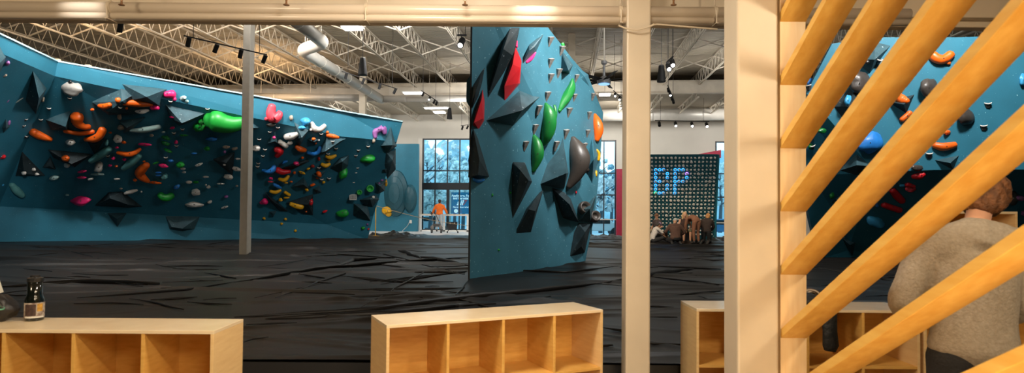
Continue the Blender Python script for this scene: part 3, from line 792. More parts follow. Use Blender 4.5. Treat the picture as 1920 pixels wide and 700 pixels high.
def fhold(wall, c, base, ups, desc, lm=None, prot=.2):
    """faceted hold"""
    P = [hit(wall, *b)[0] + hit(wall, *b)[2] * .02 for b in base]; Q = []
    for u in ups:
        p, n, d = hit(wall, u[0], u[1]); pr = u[2] if len(u) > 2 else prot; Q.append(p - d * min(pr / max(.35, abs(n.dot(d))), pr * 1.6))
    c0 = sum(P, Vector()) / len(P); o = MB().hull(P + Q).build('climbing_hold', hm(c), origin=c0)
    cx = sum(b[0] for b in base) / len(base); cy = sum(b[1] for b in base) / len(base)
    reg(o, wall, desc + ' ' + WN[wall], cx, cy, 'climbing hold', 'holds on the ' + WG[wall])
    if lm: LM.append((wall, lm, cx, cy))
    return o

JIB = {}
def jib(wall, x, y, s=1.0, kind='lip'):
    """foothold: dark wedge with a chalked upper lip; proportions shared, one mesh per kind"""
    p, n, d = hit(wall, x, y)
    key = kind
    if key not in JIB:
        a = MB()
        if kind == 'lip':
            a.hull([(-.5, 0, .28), (.5, 0, .28), (.42, -.55, .3), (-.42, -.55, .3), (-.3, 0, -.6), (.3, 0, -.6), (.25, -.3, -.5), (-.25, -.3, -.5)])
            b = MB(); b.tube([(-.55, -.25, .42), (-.42, -.5, .27), (-.15, -.62, .18), (.15, -.62, .18), (.42, -.5, .27), (.55, -.25, .42)], [.06, .11, .13, .13, .11, .06], 8)
        else:
            a.hull([(-.35, 0, .75), (.45, 0, .9), (.5, -.8, .75), (-.3, -.8, .6), (-.3, 0, -.9), (.05, 0, -.95), (0, -.25, -.8), (-.25, -.25, -.8)])
            b = MB(); b.hull([(-.34, -.05, .76), (.46, -.05, .91), (.51, -.82, .76), (-.31, -.82, .61), (-.3, -.05, .70), (.44, -.05, .84)])
        JIB[key] = (a, b)
    a, b = JIB[key]
    e3 = (n + (-d)).normalized(); up = (Z - e3 * e3.z).normalized(); rt = e3.cross(up) * -1
    R = Matrix((rt, -e3, up)).transposed(); k = p.y / F * (6.0 if kind == 'lip' else 11.5) * s
    if kind == 'lip':
        mA, mB = M_DKGREY, M_CHALK
    else: mA, mB = mat('worn_dark_grip', (.13, .118, .105), .6, noise_amt=.35, nscale=25), mat('chalked_grip', (.34, .32, .29), .7, noise_amt=.3, nscale=25)
    o = None
    for mb_, mm, nm in ((a, mA, 'foothold'), (b, mB, 'chalked_lip' if kind == 'lip' else 'top_face')):
        c = MB(); c.v = [tuple(p + R @ (Vector(q) * k)) for q in mb_.v]; c.f = mb_.f; c.m = mb_.m
        if o is None: o = c.build(nm, mm, origin=p)
        else: c.build(nm, mm, o, smooth=(kind == 'lip'))
    reg(o, wall, ('small chalked foothold ' if kind == 'lip' else 'dark wedge foothold ') + WN[wall], x, y, 'foothold', 'footholds on the ' + WG[wall])
H = lambda c, *p, **k: hold('L', c, list(p), **k)
# --- left wall, landmarks first
H('grey', (134, 166, 21, 13, -8), desc='large half-round grey boulder hold', lm='the large half-round grey hold')
H('green', (396, 226, 15), (408, 228, 21), (424, 233, 18), (440, 234, 15), (456, 230, 11), desc='huge green horn-shaped hold', lm='the huge green horn hold')
H('coral', (511, 200, 7), (509, 214, 9), (514, 224, 9), (522, 219, 8), (525, 213, 6), desc='coral pink L-shaped hold', lm='the coral pink L-shaped hold')
H('pink', (151, 377, 18, 9, 6), desc='large hot pink hold near the bottom', lm='the big pink hold near the bottom')
H('orange', (222, 188, 5), (234, 192, 6.5), (262, 195, 6.5), (284, 196, 4), desc='long orange sausage-shaped hold', lm='the long orange sausage hold')
H('orange', (147, 220, 11), (148, 231, 9), (158, 238, 6), (167, 238, 5), desc='orange boot-shaped hold', lm='the orange boot-shaped hold')
H('orange', (276, 310, 6), (268, 318, 8), (263, 326, 8), (270, 334, 7), (278, 340, 4), desc='orange sickle-shaped hold', lm='the orange sickle hold')
H('green', (302, 366, 6), (307, 370, 7), (316, 371, 7), (323, 367, 6), desc='green smile-shaped hold', lm='the green smile-shaped hold')
H('purple', (704, 258, 3.5), (704, 248, 5.5), (711, 244, 5), (719, 241, 6), (722, 250, 4), desc='purple arch-shaped hold', lm='the purple arch hold')
H('green', (688, 297, 14, 9, 5), desc='large round green hold with a dimple', lm='the round green hold by the right end')
H('red', (519, 281, 6), (526, 284, 7), (520, 292, 5), desc='ragged red hold', lm='the ragged red hold')
H('yellow', (546, 383, 4), (556, 386, 5.5), (566, 388, 5.5), desc='broad yellow ledge hold', lm='the broad yellow ledge hold')
H('green', (642, 399, 13, 8, -10), desc='dark-edged green dome hold', lm='the green dome hold low on the right')
H('white', (364, 384, 17, 5), desc='white leaf-shaped hold', lm='the white leaf-shaped hold')
# the rest
H('purple', (13, 118, 6, 5)); H('tan', (7, 142, 7, 4, 20)); H('purple', (10, 190, 8, 4, 20)); H('paleteal', (20, 193, 3), (30, 189, 4.5), (41, 182, 4)); H('tan', (80, 186, 4, 6))
H('purple', (16, 229, 4, 6)); H('black', (131, 153, 4, 3)); H('orange', (173, 206, 4, 3)); H('orange', (188, 199, 4), (198, 200, 5.5), (207, 197, 4.5))
H('orange', (123, 246, 4), (150, 251, 4), (175, 247, 4)); H('orange', (162, 262, 4), (178, 261, 7), (188, 255, 7), (194, 244, 7), desc='orange crescent hold')
H('orange', (65, 248, 8), (78, 255, 8), (96, 262, 4), desc='orange-red carrot-shaped hold'); H('red', (3, 294, 8, 5)); H('white', (132, 267, 9, 6)); H('orange', (123, 297, 8, 6)); H('white', (125, 310, 6, 5, -20))
H('white', (221, 261, 9, 7)); H('teal', (172, 302, 5), (190, 291, 7), (205, 280, 6)); H('grey', (185, 314, 8, 11, -20), desc='blocky grey hold')
H('white', (45, 325, 5, 4)); H('white', (63, 318, 5, 3)); H('white', (69, 327, 5, 3)); H('paleteal', (101, 334, 10, 4, 12)); H('teal', (24, 347, 5), (33, 357, 7), (43, 367, 5))
H('pink', (154, 322, 9, 2.5, 10)); H('pink', (153, 333, 9, 2.5)); H('paleteal', (183, 327, 13, 2.5)); H('white', (170, 336, 6, 2.5, 10)); H('white', (219, 336, 6, 2)); H('paleteal', (126, 366, 4, 2))
H('pink', (212, 297, 4, 3)); H('pink', (206, 311, 4, 2.5)); H('orange', (218, 312, 3, 2.5)); H('pink', (219, 277, 4, 2)); H('orange', (232, 267, 5, 3, -15)); H('pink', (233, 299, 4, 3))
H('orange', (237, 203, 3, 3)); H('white', (255, 209, 2), (266, 210, 4.5), (278, 207, 2.5)); H('pink', (286, 202, 5), (296, 202, 5)); H('pink', (312, 178, 6), (325, 177, 8), desc='plump pink hold'); H('pink', (327, 186, 4, 4))
H('paleteal', (343, 184, 7, 5)); H('paleteal', (350, 190, 4, 3)); H('paleteal', (246, 245, 3), (272, 244, 5.5), (299, 238, 4.5), desc='long pale lozenge hold'); H('pink', (323, 220, 6, 2.5, -8)); H('pink', (323, 240, 5, 2.5, 10))
H('pink', (271, 271, 13, 3, -3)); H('darkgreen', (311, 259, 9, 4, -15)); H('darkgreen', (310, 269, 9, 4, -20)); H('green', (315, 283, 9, 3, -25)); H('paleteal', (306, 248, 4, 2)); H('pink', (330, 267, 4, 4))
H('orange', (222, 287, 3.5), (240, 290, 5), (253, 287, 4.5), (263, 280, 3), desc='upturned orange hold'); H('teal', (233, 316, 5), (248, 305, 7), (262, 293, 5)); H('orange', (290, 343, 14, 2.5, -4)); H('orange', (270, 303, 3, 2)); H('orange', (253, 338, 4, 3))
H('pink', (306, 311, 9, 4, -8)); H('green', (292, 306, 6, 2, 20)); H('blue', (297, 324, 6, 2)); H('blue', (297, 329, 6, 2)); H('blue', (320, 302, 6, 3)); H('teal', (308, 332, 7, 5, 20))
H('white', (235, 363, 2.5), (246, 360, 4), (257, 357, 2), desc='slim white hold'); H('tan', (227, 354, 3, 2)); H('white', (265, 360, 2, 2)); H('tan', (284, 254, 4, 3)); H('green', (388, 279, 6, 4)); H('blue', (364, 288, 6, 2))
H('green', (338, 309, 8, 6)); H('white', (343, 317, 5, 2.5)); H('white', (345, 323, 4, 2)); H('white', (373, 309, 8, 2.5, 20)); H('white', (386, 332, 6, 2)); H('white', (428, 332, 9, 5, -10)); H('white', (354, 342, 6, 3)); H('green', (367, 342, 6, 2.5))
H('white', (391, 351, 4, 3)); H('white', (386, 347, 2, 2)); H('white', (367, 361, 9, 6), desc='round white pebble hold'); H('white', (393, 379, 5, 3, 20)); H('white', (421, 389, 7, 2, 15)); H('purple', (424, 369, 4, 3)); H('white', (414, 345, 7, 1.5))
H('white', (443, 317, 9, 4, -15)); H('white', (446, 298, 5, 2)); H('white', (421, 309, 3, 2)); H('purple', (421, 285, 3, 3)); H('tan', (440, 279, 6, 3, 15)); H('blue', (331, 351, 7, 4, 20)); H('tan', (444, 349, 3, 2)); H('green', (374, 238, 13, 9, 20), desc='rounded green hold'); H('green', (377, 229, 7, 6))
H('green', (344, 254, 8, 2)); H('blue', (397, 261, 10, 4)); H('tan', (424, 276, 7, 3)); H('tan', (224, 219, 4, 6)); H('tan', (228, 239, 8, 5, 10)); H('teal', (200, 268, 4, 6)); H('skyblue', (5, 347, 3, 2)); H('orange', (207, 249, 3, 2))
H('coral', (499, 223, 4, 3.5)); H('brown', (508, 234, 9, 4)); H('skyblue', (573, 228, 9, 8), desc='round sky-blue hold'); H('skyblue', (565, 240, 8, 4)); H('white', (585, 232, 4.5), (590, 241, 6), (600, 243, 5), (609, 236, 4), desc='white crescent hold')
H('white', (538, 257, 6), (547, 256, 7), (557, 252, 4.5), desc='blocky white hold'); H('white', (525, 266, 4.5), (537, 274, 5), desc='white bar-shaped hold'); H('white', (544, 268, 5, 4)); H('white', (583, 243, 3, 3)); H('white', (480, 278, 8, 6)); H('orange', (615, 254, 4), (625, 256, 4.5), (634, 258, 3)); H('orange', (614, 248, 3, 3))
H('orange', (588, 261, 4, 3)); H('orange', (592, 269, 2, 2)); H('orange', (557, 276, 4), (564, 280, 5.5), (572, 282, 4)); H('blue', (578, 287, 3), (590, 289, 4), (598, 284, 4), (600, 277, 3.5), desc='blue hook-shaped hold')
H('yellow', (613, 293, 3.5), (620, 296, 4), (629, 292, 3)); H('yellow', (616, 301, 4, 2.5)); H('yellow', (604, 308, 3), (611, 311, 4), (618, 308, 3)); H('green', (643, 324, 9, 11), desc='egg-shaped green hold'); H('pink', (556, 307, 6, 4)); H('blue', (534, 304, 6, 3, 25))
H('orange', (567, 296, 3, 2.5)); H('darkred', (598, 298, 3, 4)); H('darkred', (586, 312, 4, 3)); H('blue', (493, 320, 2.5), (505, 322, 4.5), (513, 318, 5), (515, 312, 3.5), desc='blue and white boomerang hold'); H('red', (521, 319, 6), (530, 323, 5.5), (543, 322, 3.5), desc='red bean-shaped hold')
H('pink', (514, 258, 3, 3)); H('yellow', (578, 317, 4, 2, 25)); H('yellow', (566, 324, 7, 2.5, -20)); H('yellow', (524, 336, 3), (534, 338, 4), (541, 331, 3), desc='yellow hook-shaped hold'); H('yellow', (536, 343, 4, 1.8)); H('pink', (508, 335, 4, 2.5)); H('coral', (507, 341, 5, 2))
H('orange', (552, 324, 3, 3)); H('orange', (586, 347, 5, 2.5, 20)); H('orange', (546, 341, 3, 2)); H('orange', (598, 327, 5, 6, 30)); H('orange', (595, 334, 3, 2)); H('blue', (514, 346, 2.5), (520, 349, 3.5), (527, 353, 2)); H('yellow', (508, 359, 3), (517, 361, 3.5), (526, 357, 2.5))
H('yellow', (575, 356, 4, 3, -40)); H('yellow', (535, 361, 3), (543, 366, 3)); H('yellow', (537, 371, 6, 2)); H('yellow', (526, 375, 4, 3.5)); H('pink', (490, 381, 3), (498, 378, 6.5), desc='hot pink wedge-shaped hold'); H('red', (583, 379, 4, 7)); H('orange', (574, 397, 2, 2)); H('red', (609, 397, 5, 2.5, 20))
for q in ((495, 410), (535, 411), (528, 420), (554, 433), (607, 342)): H('yellow', (*q, 3, 2.5))
H('green', (681, 428, 4, 3)); H('purple', (711, 344, 2, 2)); H('tan', (546, 221, 4, 5)); H('tan', (701, 264, 3, 5)); H('red', (691, 430, 2, 2)); H('yellow', (724, 343, 2.5, 7)); H('purple', (689, 421, 2, 2)); H('white', (597, 263, 3, 2)); H('white', (700, 370, 3, 3)); H('purple', (716, 338, 3, 2)); H('pink', (467, 239, 3, 4))
# green cup holds
for (x, y, r) in ((694, 354, 7), (674, 361, 5)):
    p, n, d = hit('L', x, y); k = p.y / F * r
    o = MB().lathe(p - d * .16, [(.75 * k, -.14), (.75 * k, 0), (k, k * .5), (k * .9, k * .65), (.62 * k, k * .55), (.5 * k, .1 * k), (0, 0)], 18, axis=-d).build('climbing_hold', hm('green'), origin=p, smooth=True)
    reg(o, 'L', '%s green cup-shaped hold on the left wall' % ('larger' if r > 6 else 'smaller'), x, y, 'climbing hold', 'holds on the left wall')
for q in ((131, 185), (92, 204), (77, 225), (225, 202), (202, 293), (320, 191), (389, 205), (342, 243), (331, 274), (521, 240), (506, 248), (486, 262), (497, 281), (493, 293), (483, 313), (602, 252), (624, 267), (630, 279), (615, 289), (598, 315),
          (690, 275), (672, 282), (667, 292), (670, 315), (667, 324), (663, 342), (43, 236), (47, 224), (48, 256), (326, 250), (311, 296), (484, 307), (603, 337), (617, 335)): jib('L', *q)
# --- centre boulder
B = lambda c, *p, **k: hold('B', c, list(p), **k)
fhold('B', 'red', [(967, 86), (978, 113), (977, 128), (975, 157), (946, 190), (944, 161), (957, 121)], [(961, 121, .18), (976, 127, .14), (946, 162, .18), (972, 156, .16)], 'tall faceted crimson hold', 'the tall crimson hold')
fhold('B', 'red', [(905, 166), (909, 191), (908, 227), (898, 243), (886, 235), (893, 205)], [(903, 186, .15), (889, 230, .12), (906, 222, .12)], 'narrower faceted crimson hold at the left edge', 'the crimson hold at the left edge')
hold('B', 'pink', [(987, 117, 2.5), (996, 110, 3.5), (1004, 99, 1.5)]); hold('B', 'pink', [(969, 78, 2), (968, 88, 3)])
B('darkgreen', (1073, 150, 3), (1071, 166, 8), (1062, 182, 10), (1052, 197, 8), (1048, 208, 4), desc='upper leaf-shaped green hold', lm='the upper green leaf hold')
B('darkgreen', (1023, 196, 4), (1028, 212, 12), (1029, 232, 14.5), (1025, 254, 12), (1019, 270, 6), desc='biggest teardrop green hold', lm='the biggest green teardrop hold')
B('darkgreen', (1039, 199, 3), (1041, 210, 4), (1041, 222, 3), desc='slim green hold')
B('darkgreen', (1001, 256, 4), (1006, 270, 10), (1008, 290, 12), (1004, 308, 8), (999, 321, 4), desc='lowest teardrop green hold', lm='the lowest green teardrop hold')
B('green', (1055, 84, 4, 4)); B('orange', (1115, 216, 3.5), (1119, 230, 9), (1121, 246, 10), (1118, 262, 6), desc='smooth orange hold at the right edge', lm='the orange hold at the right edge')
B('brown', (1074, 262, 7), (1080, 280, 17), (1086, 303, 20), (1078, 330, 13), (1066, 350, 6), desc='massive dark brown pinch hold', lm='the massive brown hold')
B('brown', (1099, 312, 9, 12), desc='round brown hold beside the massive one')
for (x, y, r, h) in ((1091, 392, 11, 1), (1111, 408, 10, 1)):
    p, n, d = hit('B', x, y); k = p.y / F * r; ax_ = (-d + Vector((.5, 0, .25))).normalized()
    o = MB().lathe(p + d * .03, [(.8 * k, -.2 * k), (1.15 * k, k * .6), (k, k * 1.5), (.8 * k, k * 1.6), (.6 * k, k), (0, .9 * k)], 20, axis=ax_).build('climbing_hold', hm('brown'), origin=p, smooth=True)
    reg(o, 'B', 'brown barrel-shaped hold on the centre boulder', x, y, 'climbing hold', 'holds on the centre boulder')
B('yellow', (1119, 282, 2.5), (1123, 289, 3), (1121, 300, 3.5), desc='yellow ear-shaped hold'); B('yellow', (1118, 326, 2.5, 6)); B('green', (923, 366, 2, 3)); B('green', (957, 362, 2, 2)); B('green', (935, 469, 3, 2)); B('red', (1080, 361, 1.5, 3))
B('blue', (888, 337, 3), (897, 340, 4), (907, 337, 2.5), desc='blue crescent hold')
for (x, y) in ((475, 80), (535, 128), (476, 193), (519, 247), (477, 273), (460, 368), (415, 440), (395, 540), (345, 628), (573, 453), (557, 567), (506, 628), (680, 468), (672, 563), (603, 375), (613, 273), (700, 370), (657, 632)):
    jib('B', 860 + x / 2.8, 50 + y / 2.8, 1.0 if x < 600 else .8, 'wedge')
# --- right wall
Rr = lambda c, *p, **k: hold('R', c, list(p), **k)
Rr('orange', (1747, 104, 8), (1755, 111, 9), (1768, 112, 9), (1780, 103, 8), desc='chalked orange sausage hold', lm='the orange sausage hold near the top')
Rr('orange', (1779, 118, 5, 4)); Rr('black', (1627, 116, 5, 4)); Rr('brown', (1612, 156, 20, 21), desc='large black disc-shaped hold', lm='the large black disc hold'); Rr('brown', (1742, 165, 17, 18), desc='grey-brown dome hold', lm='the grey-brown dome hold')
Rr('orange', (1680, 178, 6), (1690, 188, 9), (1698, 190, 6), desc='orange hooked hold'); Rr('orange', (1690, 225, 5), (1705, 212, 5)); Rr('blue', (1520, 155, 7, 9), desc='deep blue hold at the left edge'); Rr('skyblue', (1590, 189, 7, 11)); Rr('darkgreen', (1541, 245, 9, 5)); Rr('blue', (1632, 268, 24, 20), desc='big round blue hold', lm='the big round blue hold')
Rr('brown', (1811, 219, 15, 16), desc='dark brown disc hold', lm='the dark brown disc hold'); Rr('orange', (1776, 248, 6, 5)); Rr('orange', (1752, 273, 6), (1768, 276, 8), (1788, 272, 6), desc='chalked orange banana hold', lm='the orange banana hold'); Rr('skyblue', (1919, 150, 8, 12))
Rr('red', (1712, 331, 5), (1722, 330, 7), (1730, 327, 5)); Rr('red', (1700, 346, 5), (1712, 350, 4)); Rr('red', (1672, 357, 6), (1680, 367, 7), (1690, 377, 6), desc='red and white stick hold', lm='the red stick-shaped hold'); Rr('red', (1656, 384, 6), (1670, 389, 6), (1685, 394, 6)); Rr('skyblue', (1640, 414, 19, 11, -25), desc='fan-shaped light blue hold')
Rr('coral', (1708, 354, 10, 7)); Rr('darkgreen', (1560, 367, 5, 6)); Rr('blue', (1645, 385, 4, 5)); Rr('skyblue', (1692, 348, 6, 3)); Rr('purple', (1912, 372, 9, 5)); Rr('brown', (1900, 372, 10, 12)); Rr('brown', (1720, 315, 12, 6)); Rr('darkgreen', (1520, 275, 5, 6)); Rr('purple', (1920, 400, 6, 5))
for q in ((1646, 114), (1852, 197), (1844, 239), (1742, 291), (1523, 275), (1525, 135)): jib('R', *q, 1.7)
LM += [('F', 'the ribbed dome volume', 743, 363)]
hold('F', 'yellow', [(722, 395, 7), (729, 396, 9), (729, 402, 6)], desc='yellow cup-like hold')
label_all()

# hold spec sign on the left wall
p, n, d = hit('L', 662, 370); sg = thing('sign', p, 'small grey rectangular sign on the left wall beside the green cup holds', 'sign')
k = p.y / F; cr_, cu = ROT @ Vector((1, 0, 0)), ROT @ Vector((0, 1, 0)); Rm = Matrix((cr_, -d, cu)).transposed(); pc = p - d * .22
MB().box(pc, (14 * k, .04, 11 * k), Rm).build('sign_board', mat('sign_grey', (.45, .45, .42), .6), sg)
mb = MB()
for j in range(3):
    for i in range(4): mb.box(pc - d * .024 + cr_ * ((i - 1.5) * 2.7 * k) + cu * ((1 - j) * 2.1 * k), ((1.6 + .7 * ((i * j + i) % 2)) * k, .006, 1.0 * k), Rm)
mb.build('sign_lettering', M_BLACK, sg)

# ------------------------------------------------------------------ training board holds
random.seed(11)
BM = []
M_BH = mat('board_hold_grey', (.62, .57, .51), .7, noise_amt=.25, nscale=30)
for i in range(6):
    a = MB(); a.ell((0, 0, 0), [Vector((.046 + .012 * random.random(), 0, 0)), Vector((0, 0, .038 + .014 * random.random())), Vector((0, .05, 0))], 10, 7, jit=.6, seed=i + 3)
    me_ = bpy.data.meshes.new('board_hold'); me_.from_pydata(a.v, [], a.f); me_.materials.append(M_BH)
    for p_ in me_.polygons: p_.use_smooth = True
    BM.append(me_)
M_LED = mat('led_blue', (.02, .2, .5), .4, emit=(.02, .36, 1.0), estr=2.6); M_LEDG = mat('led_green', (.02, .4, .2), .4, emit=(.02, 1.0, .35), estr=3); M_LEDP = mat('led_violet', (.2, .1, .5), .4, emit=(.35, .15, 1.0), estr=4.0)
rg = MB(); rg.tube([(.062 * math.cos(a), 0, .058 * math.sin(a)) for a in [2 * PI * k / 16 for k in range(17)]], .012, 6, caps=False)
def ringme(m_):
    me_ = bpy.data.meshes.new('led_ring'); me_.from_pydata(rg.v, [], rg.f); me_.materials.append(m_); return me_
RGm = {'b': ringme(M_LED), 'g': ringme(M_LEDG), 'p': ringme(M_LEDP)}
LIT = {}
for r_, cs in {3: (1, 2, 3, 6, 7, 8), 4: (1, 4, 6, 9), 5: (1, 4, 6, 9), 6: (1, 2, 6, 7, 8), 7: (1, 4, 6), 8: (1, 4, 6), 9: (1, 2, 3, 6)}.items():
    for c_ in cs: LIT[(r_, c_)] = 'b'
LIT[(9, 1)] = 'g'; LIT[(4, 9)] = 'p'
bn = (Tr - Tl).cross(Bl - Tl).normalized()
if bn.y > 0: bn = -bn
bup = (Tl - Bl).normalized(); bR = Matrix(((Tr - Tl).normalized(), -bn, bup)).transposed().to_4x4()
cnt = 0; extra = MB(); NTH = 'first second third fourth fifth sixth seventh eighth ninth tenth eleventh twelfth thirteenth fourteenth fifteenth sixteenth seventeenth eighteenth nineteenth twentieth twenty-first'.split(); RN = ['top', 'second', 'third', 'fourth', 'fifth', 'sixth', 'seventh', 'eighth', 'ninth', 'tenth']
for r_ in range(21):
    for c_ in range(17):
        uu = (1222.3 + c_ * 7.38 - 1196) / 150; vv = (296.3 + r_ * 7.2 - 290.5) / 161.5
        p = (Tl.lerp(Tr, uu)).lerp(Bl.lerp(Br, uu), vv) + bn * .03
        if cnt < 290 and (r_ < 16 or c_ > 13):
            o = bpy.data.objects.new('board_hold', random.choice(BM)); COL.objects.link(o)
            o.matrix_world = Matrix.Translation(p) @ bR @ Matrix.Rotation(random.random() * 6, 4, 'Y') @ Matrix.Scale(.78 + .4 * random.random(), 4); cnt += 1
            o['category'] = 'climbing hold'
            if (r_, c_) in LIT:
                k_ = LIT[(r_, c_)]; ring = bpy.data.objects.new('led_ring', RGm[k_]); COL.objects.link(ring); ring.parent = o; ring.matrix_parent_inverse = Matrix.Identity(4)
                ring.matrix_basis = o.matrix_world.inverted() @ (Matrix.Translation(p - bn * .02) @ bR)
                o['group'] = 'lit holds on the training board'
                o['label'] = {'b': 'small hold ringed in blue light on the training board', 'g': 'hold lit green at the lower left of the training board\'s letters', 'p': 'hold lit violet, right side of the lit letter P'}[k_]
                if k_ == 'b': o['label'] = 'blue-lit hold on the training board, %s row from top, %s from the right edge' % (NTH[r_], NTH[16 - c_])
            else: o['group'] = 'unlit holds on the training board'; o['label'] = 'unlit grey hold on the training board, %s row from top, %s from the right edge' % (NTH[r_], NTH[16 - c_])
        else:
            extra.ell(p, [Vector((.045, 0, 0)), Vector((0, .05, 0)), Vector((0, 0, .04))], 8, 5, jit=.5, seed=r_ * 17 + c_)
        q = p + (Tr - Tl) / 150 * 3.7 - bup * .085
        if r_ > 1 and (r_ + c_) % 2 == 0: extra.ell(q, [Vector((.016, 0, 0)), Vector((0, .02, 0)), Vector((0, 0, .016))], 6, 4)
tag(extra.build('board_footholds', M_BH), 'tiny pale footholds scattered between the rows of the training board', 'foothold', kind='stuff')

# ------------------------------------------------------------------ ceiling things
M_LAMP = mat('lamp_glow', (1, 1, 1), .5, emit=(1, .98, .95), estr=14)
M_PANEL = mat('panel_glow', (1, 1, 1), .5, emit=(1, .97, .95), estr=5)
def track(a, b, heads, label, lit=(), hs_=.72):
    """a, b: track ends; heads: parameters along it"""
    o = thing('track_light', a, label, 'track light', 'track lights'); MB().bar(a, b, .035 * hs_).build('track_rail', M_BLACK, o)
    MB().bar(a.lerp(b, .1), a.lerp(b, .1) + Vector((0, 0, (8.0 if a.dot(U) > 32.1 else DECK) + .02 - a.z)), .012).build('hanger_rod', M_BLACK, o); MB().bar(a.lerp(b, .9), a.lerp(b, .9) + Vector((0, 0, (8.0 if b.dot(U) > 32.1 else DECK) + .02 - b.z)), .012).build('hanger_rod', M_BLACK, o)
    for i, t in enumerate(heads):
        p = a.lerp(b, t); ax = Vector((-.45 if i % 2 else -.3, .25, -.85)).normalized() if not lit else Vector((-.1, -.75, -.6)).normalized()
        c = p - Vector((0, 0, .16 * hs_)); r = .07 * hs_
        h = MB(); h.bar(p, c, .02 * hs_); h.lathe(c, [(0, -.13 * hs_), (r, -.13 * hs_), (r, .16 * hs_), (r * .8, .16 * hs_), (r * .75, .12 * hs_), (0, .12 * hs_)], 14, axis=ax)
        hh = h.build('lamp_head', M_BLACK, o)
        if i in lit: MB().lathe(c, [(r * .75, .15 * hs_), (0, .155 * hs_)], 14, axis=ax).build('lamp_lens', M_LAMP, hh)
track(at(345, 67, 13.8), at(500, 103, 15.6), (.05, .36, .66, .97), 'black track light with four cylinder heads over the left wall')
track(at(641, 134, 22), at(745, 167, 24.5), (.07, .36, .66, .95), 'black track light with four heads beside the hanging speaker')
track(at(790, 170, 27), at(820, 190, 28), (.1, .5, .8, .95), 'small far track light left of the boulder', lit=(1,))
track(at(1252, 160, 22), at(1263, 186, 23.5), (.1, .4, .7, .95), 'black track light hanging left of the big column', lit=(1,))
track(at(1250, 118, 21), at(1262, 106, 21.5), (.3, .9), 'track light with bright lamps above the middle column gap', lit=(0, 1), hs_=1.3)
track(at(1150, 170, 25), at(1166, 184, 26), (.2, .7), 'small track light by the ceiling fan', lit=(0, 1))
track(at(1228, 226, 34), at(1330, 228, 34), (.08, .38, .68, .95), 'row of four spotlights in front of the far wall duct', lit=(1, 2, 3), hs_=1.2)
track(at(864, 236, 33), at(880, 234, 33), (.2, .8), 'twin black spotlights just left of the boulder')
track(at(858, 66, 17), at(874, 66, 17.2), (.45,), 'single glaring spotlight left of the boulder\'s top', lit=(0,), hs_=1.3)
track(at(216, 40, 12.2), at(236, 38, 12.2), (.5,), 'single black spotlight just under the header on the left')
for (x, y, w_, h_, Y, ds) in ((660, 53, 34, 11, 20, 'bright ceiling panel light just under the header'), (775, 175, 36, 7, 30, 'ceiling panel light beyond the left track light'), (824, 211, 20, 9, 33, 'far ceiling panel light left of the boulder'), (1134, 178, 20, 8, 26, 'ceiling panel light under the ceiling fan'), (818, 203, 44, 5, 34, 'wide dim panel light above the far window')):
    p = at(x, y, Y); k = Y / F; q = thing('ceiling_light', p, ds, 'ceiling light', 'ceiling panel lights')
    MB().box(p, (w_ * k, h_ * k * 2.2, .05), RB).build('diffuser', M_PANEL, q); MB().box(p + Vector((0, 0, .05)), (w_ * k * 1.15, h_ * k * 2.6, .05), RB).build('frame', M_WHITE, q)
    MB().bar(p + Z * .06, Vector((p.x, p.y, (8.0 if p.dot(U) > 32.1 else DECK) + .02)), .015).build('hanger_rod', M_WHITE, q)
# speakers
for (x, y, w_, h_, Y, ds) in ((680, 125, 17, 33, 20, 'black tapered speaker hanging beside the left track light'), (843, 213, 10, 21, 30, 'small black speaker hanging left of the boulder'), (1240, 138, 16, 32, 20, 'black tapered speaker hanging right of the middle column')):
    p = at(x, y, Y); k = Y / F; q = thing('speaker', p, ds, 'speaker', 'hanging speakers')
    a, b = w_ * k / 2, h_ * k / 2
    MB().lathe(p, [(0, -b), (a, -b), (a * 1.02, -b * .9), (a * .62, b * .92), (a * .5, b), (0, b)], 18).build('cabinet', M_BLACK, q)
    MB().bar(p + Z * b, Vector((p.x, p.y, DECK + .02)), .015).build('suspension_cable', M_BLACK, q)
# ceiling fan
p = at(1132.5, 151, 22); q = thing('ceiling_fan', p, 'large black ceiling fan with long blades beyond the boulder', 'ceiling fan')
MB().lathe(p, [(0, -.12), (.24, -.12), (.26, 0), (.16, .1), (.05, .16), (.04, .55), (.1, .6), (.1, .7), (0, .7)], 18).build('hub', mat('fan_grey', (.35, .36, .38), .4, metal=.4), q)
MB().lathe(p - Z * .125, [(.0, 0), (.2, 0), (.2, -.02), (0, -.02)], 18).build('hub_light', mat('fan_light', (.3, .5, .8), .4, emit=(.3, .6, 1), estr=1.2), q)
MB().bar(p + Z * .7, Vector((p.x, p.y, DECK + .02)), .04).build('downrod', M_WHITE, q)
for i in range(7):
    a = 2 * PI * i / 7 + .35; d0 = Vector((math.cos(a), math.sin(a), 0)); s0 = Vector((-d0.y, d0.x, 0))
    mb = MB(); mb.hull([p + d0 * .2 + s0 * s1 * .09 + Z * (s1 * .02 + t1) for s1 in (-1, 1) for t1 in (0, .02)] + [p + d0 * 1.45 + s0 * s1 * .07 + Z * (s1 * .02 + t1) for s1 in (-1, 1) for t1 in (0, .02)]); mb.build('blade', M_BLACK, q)

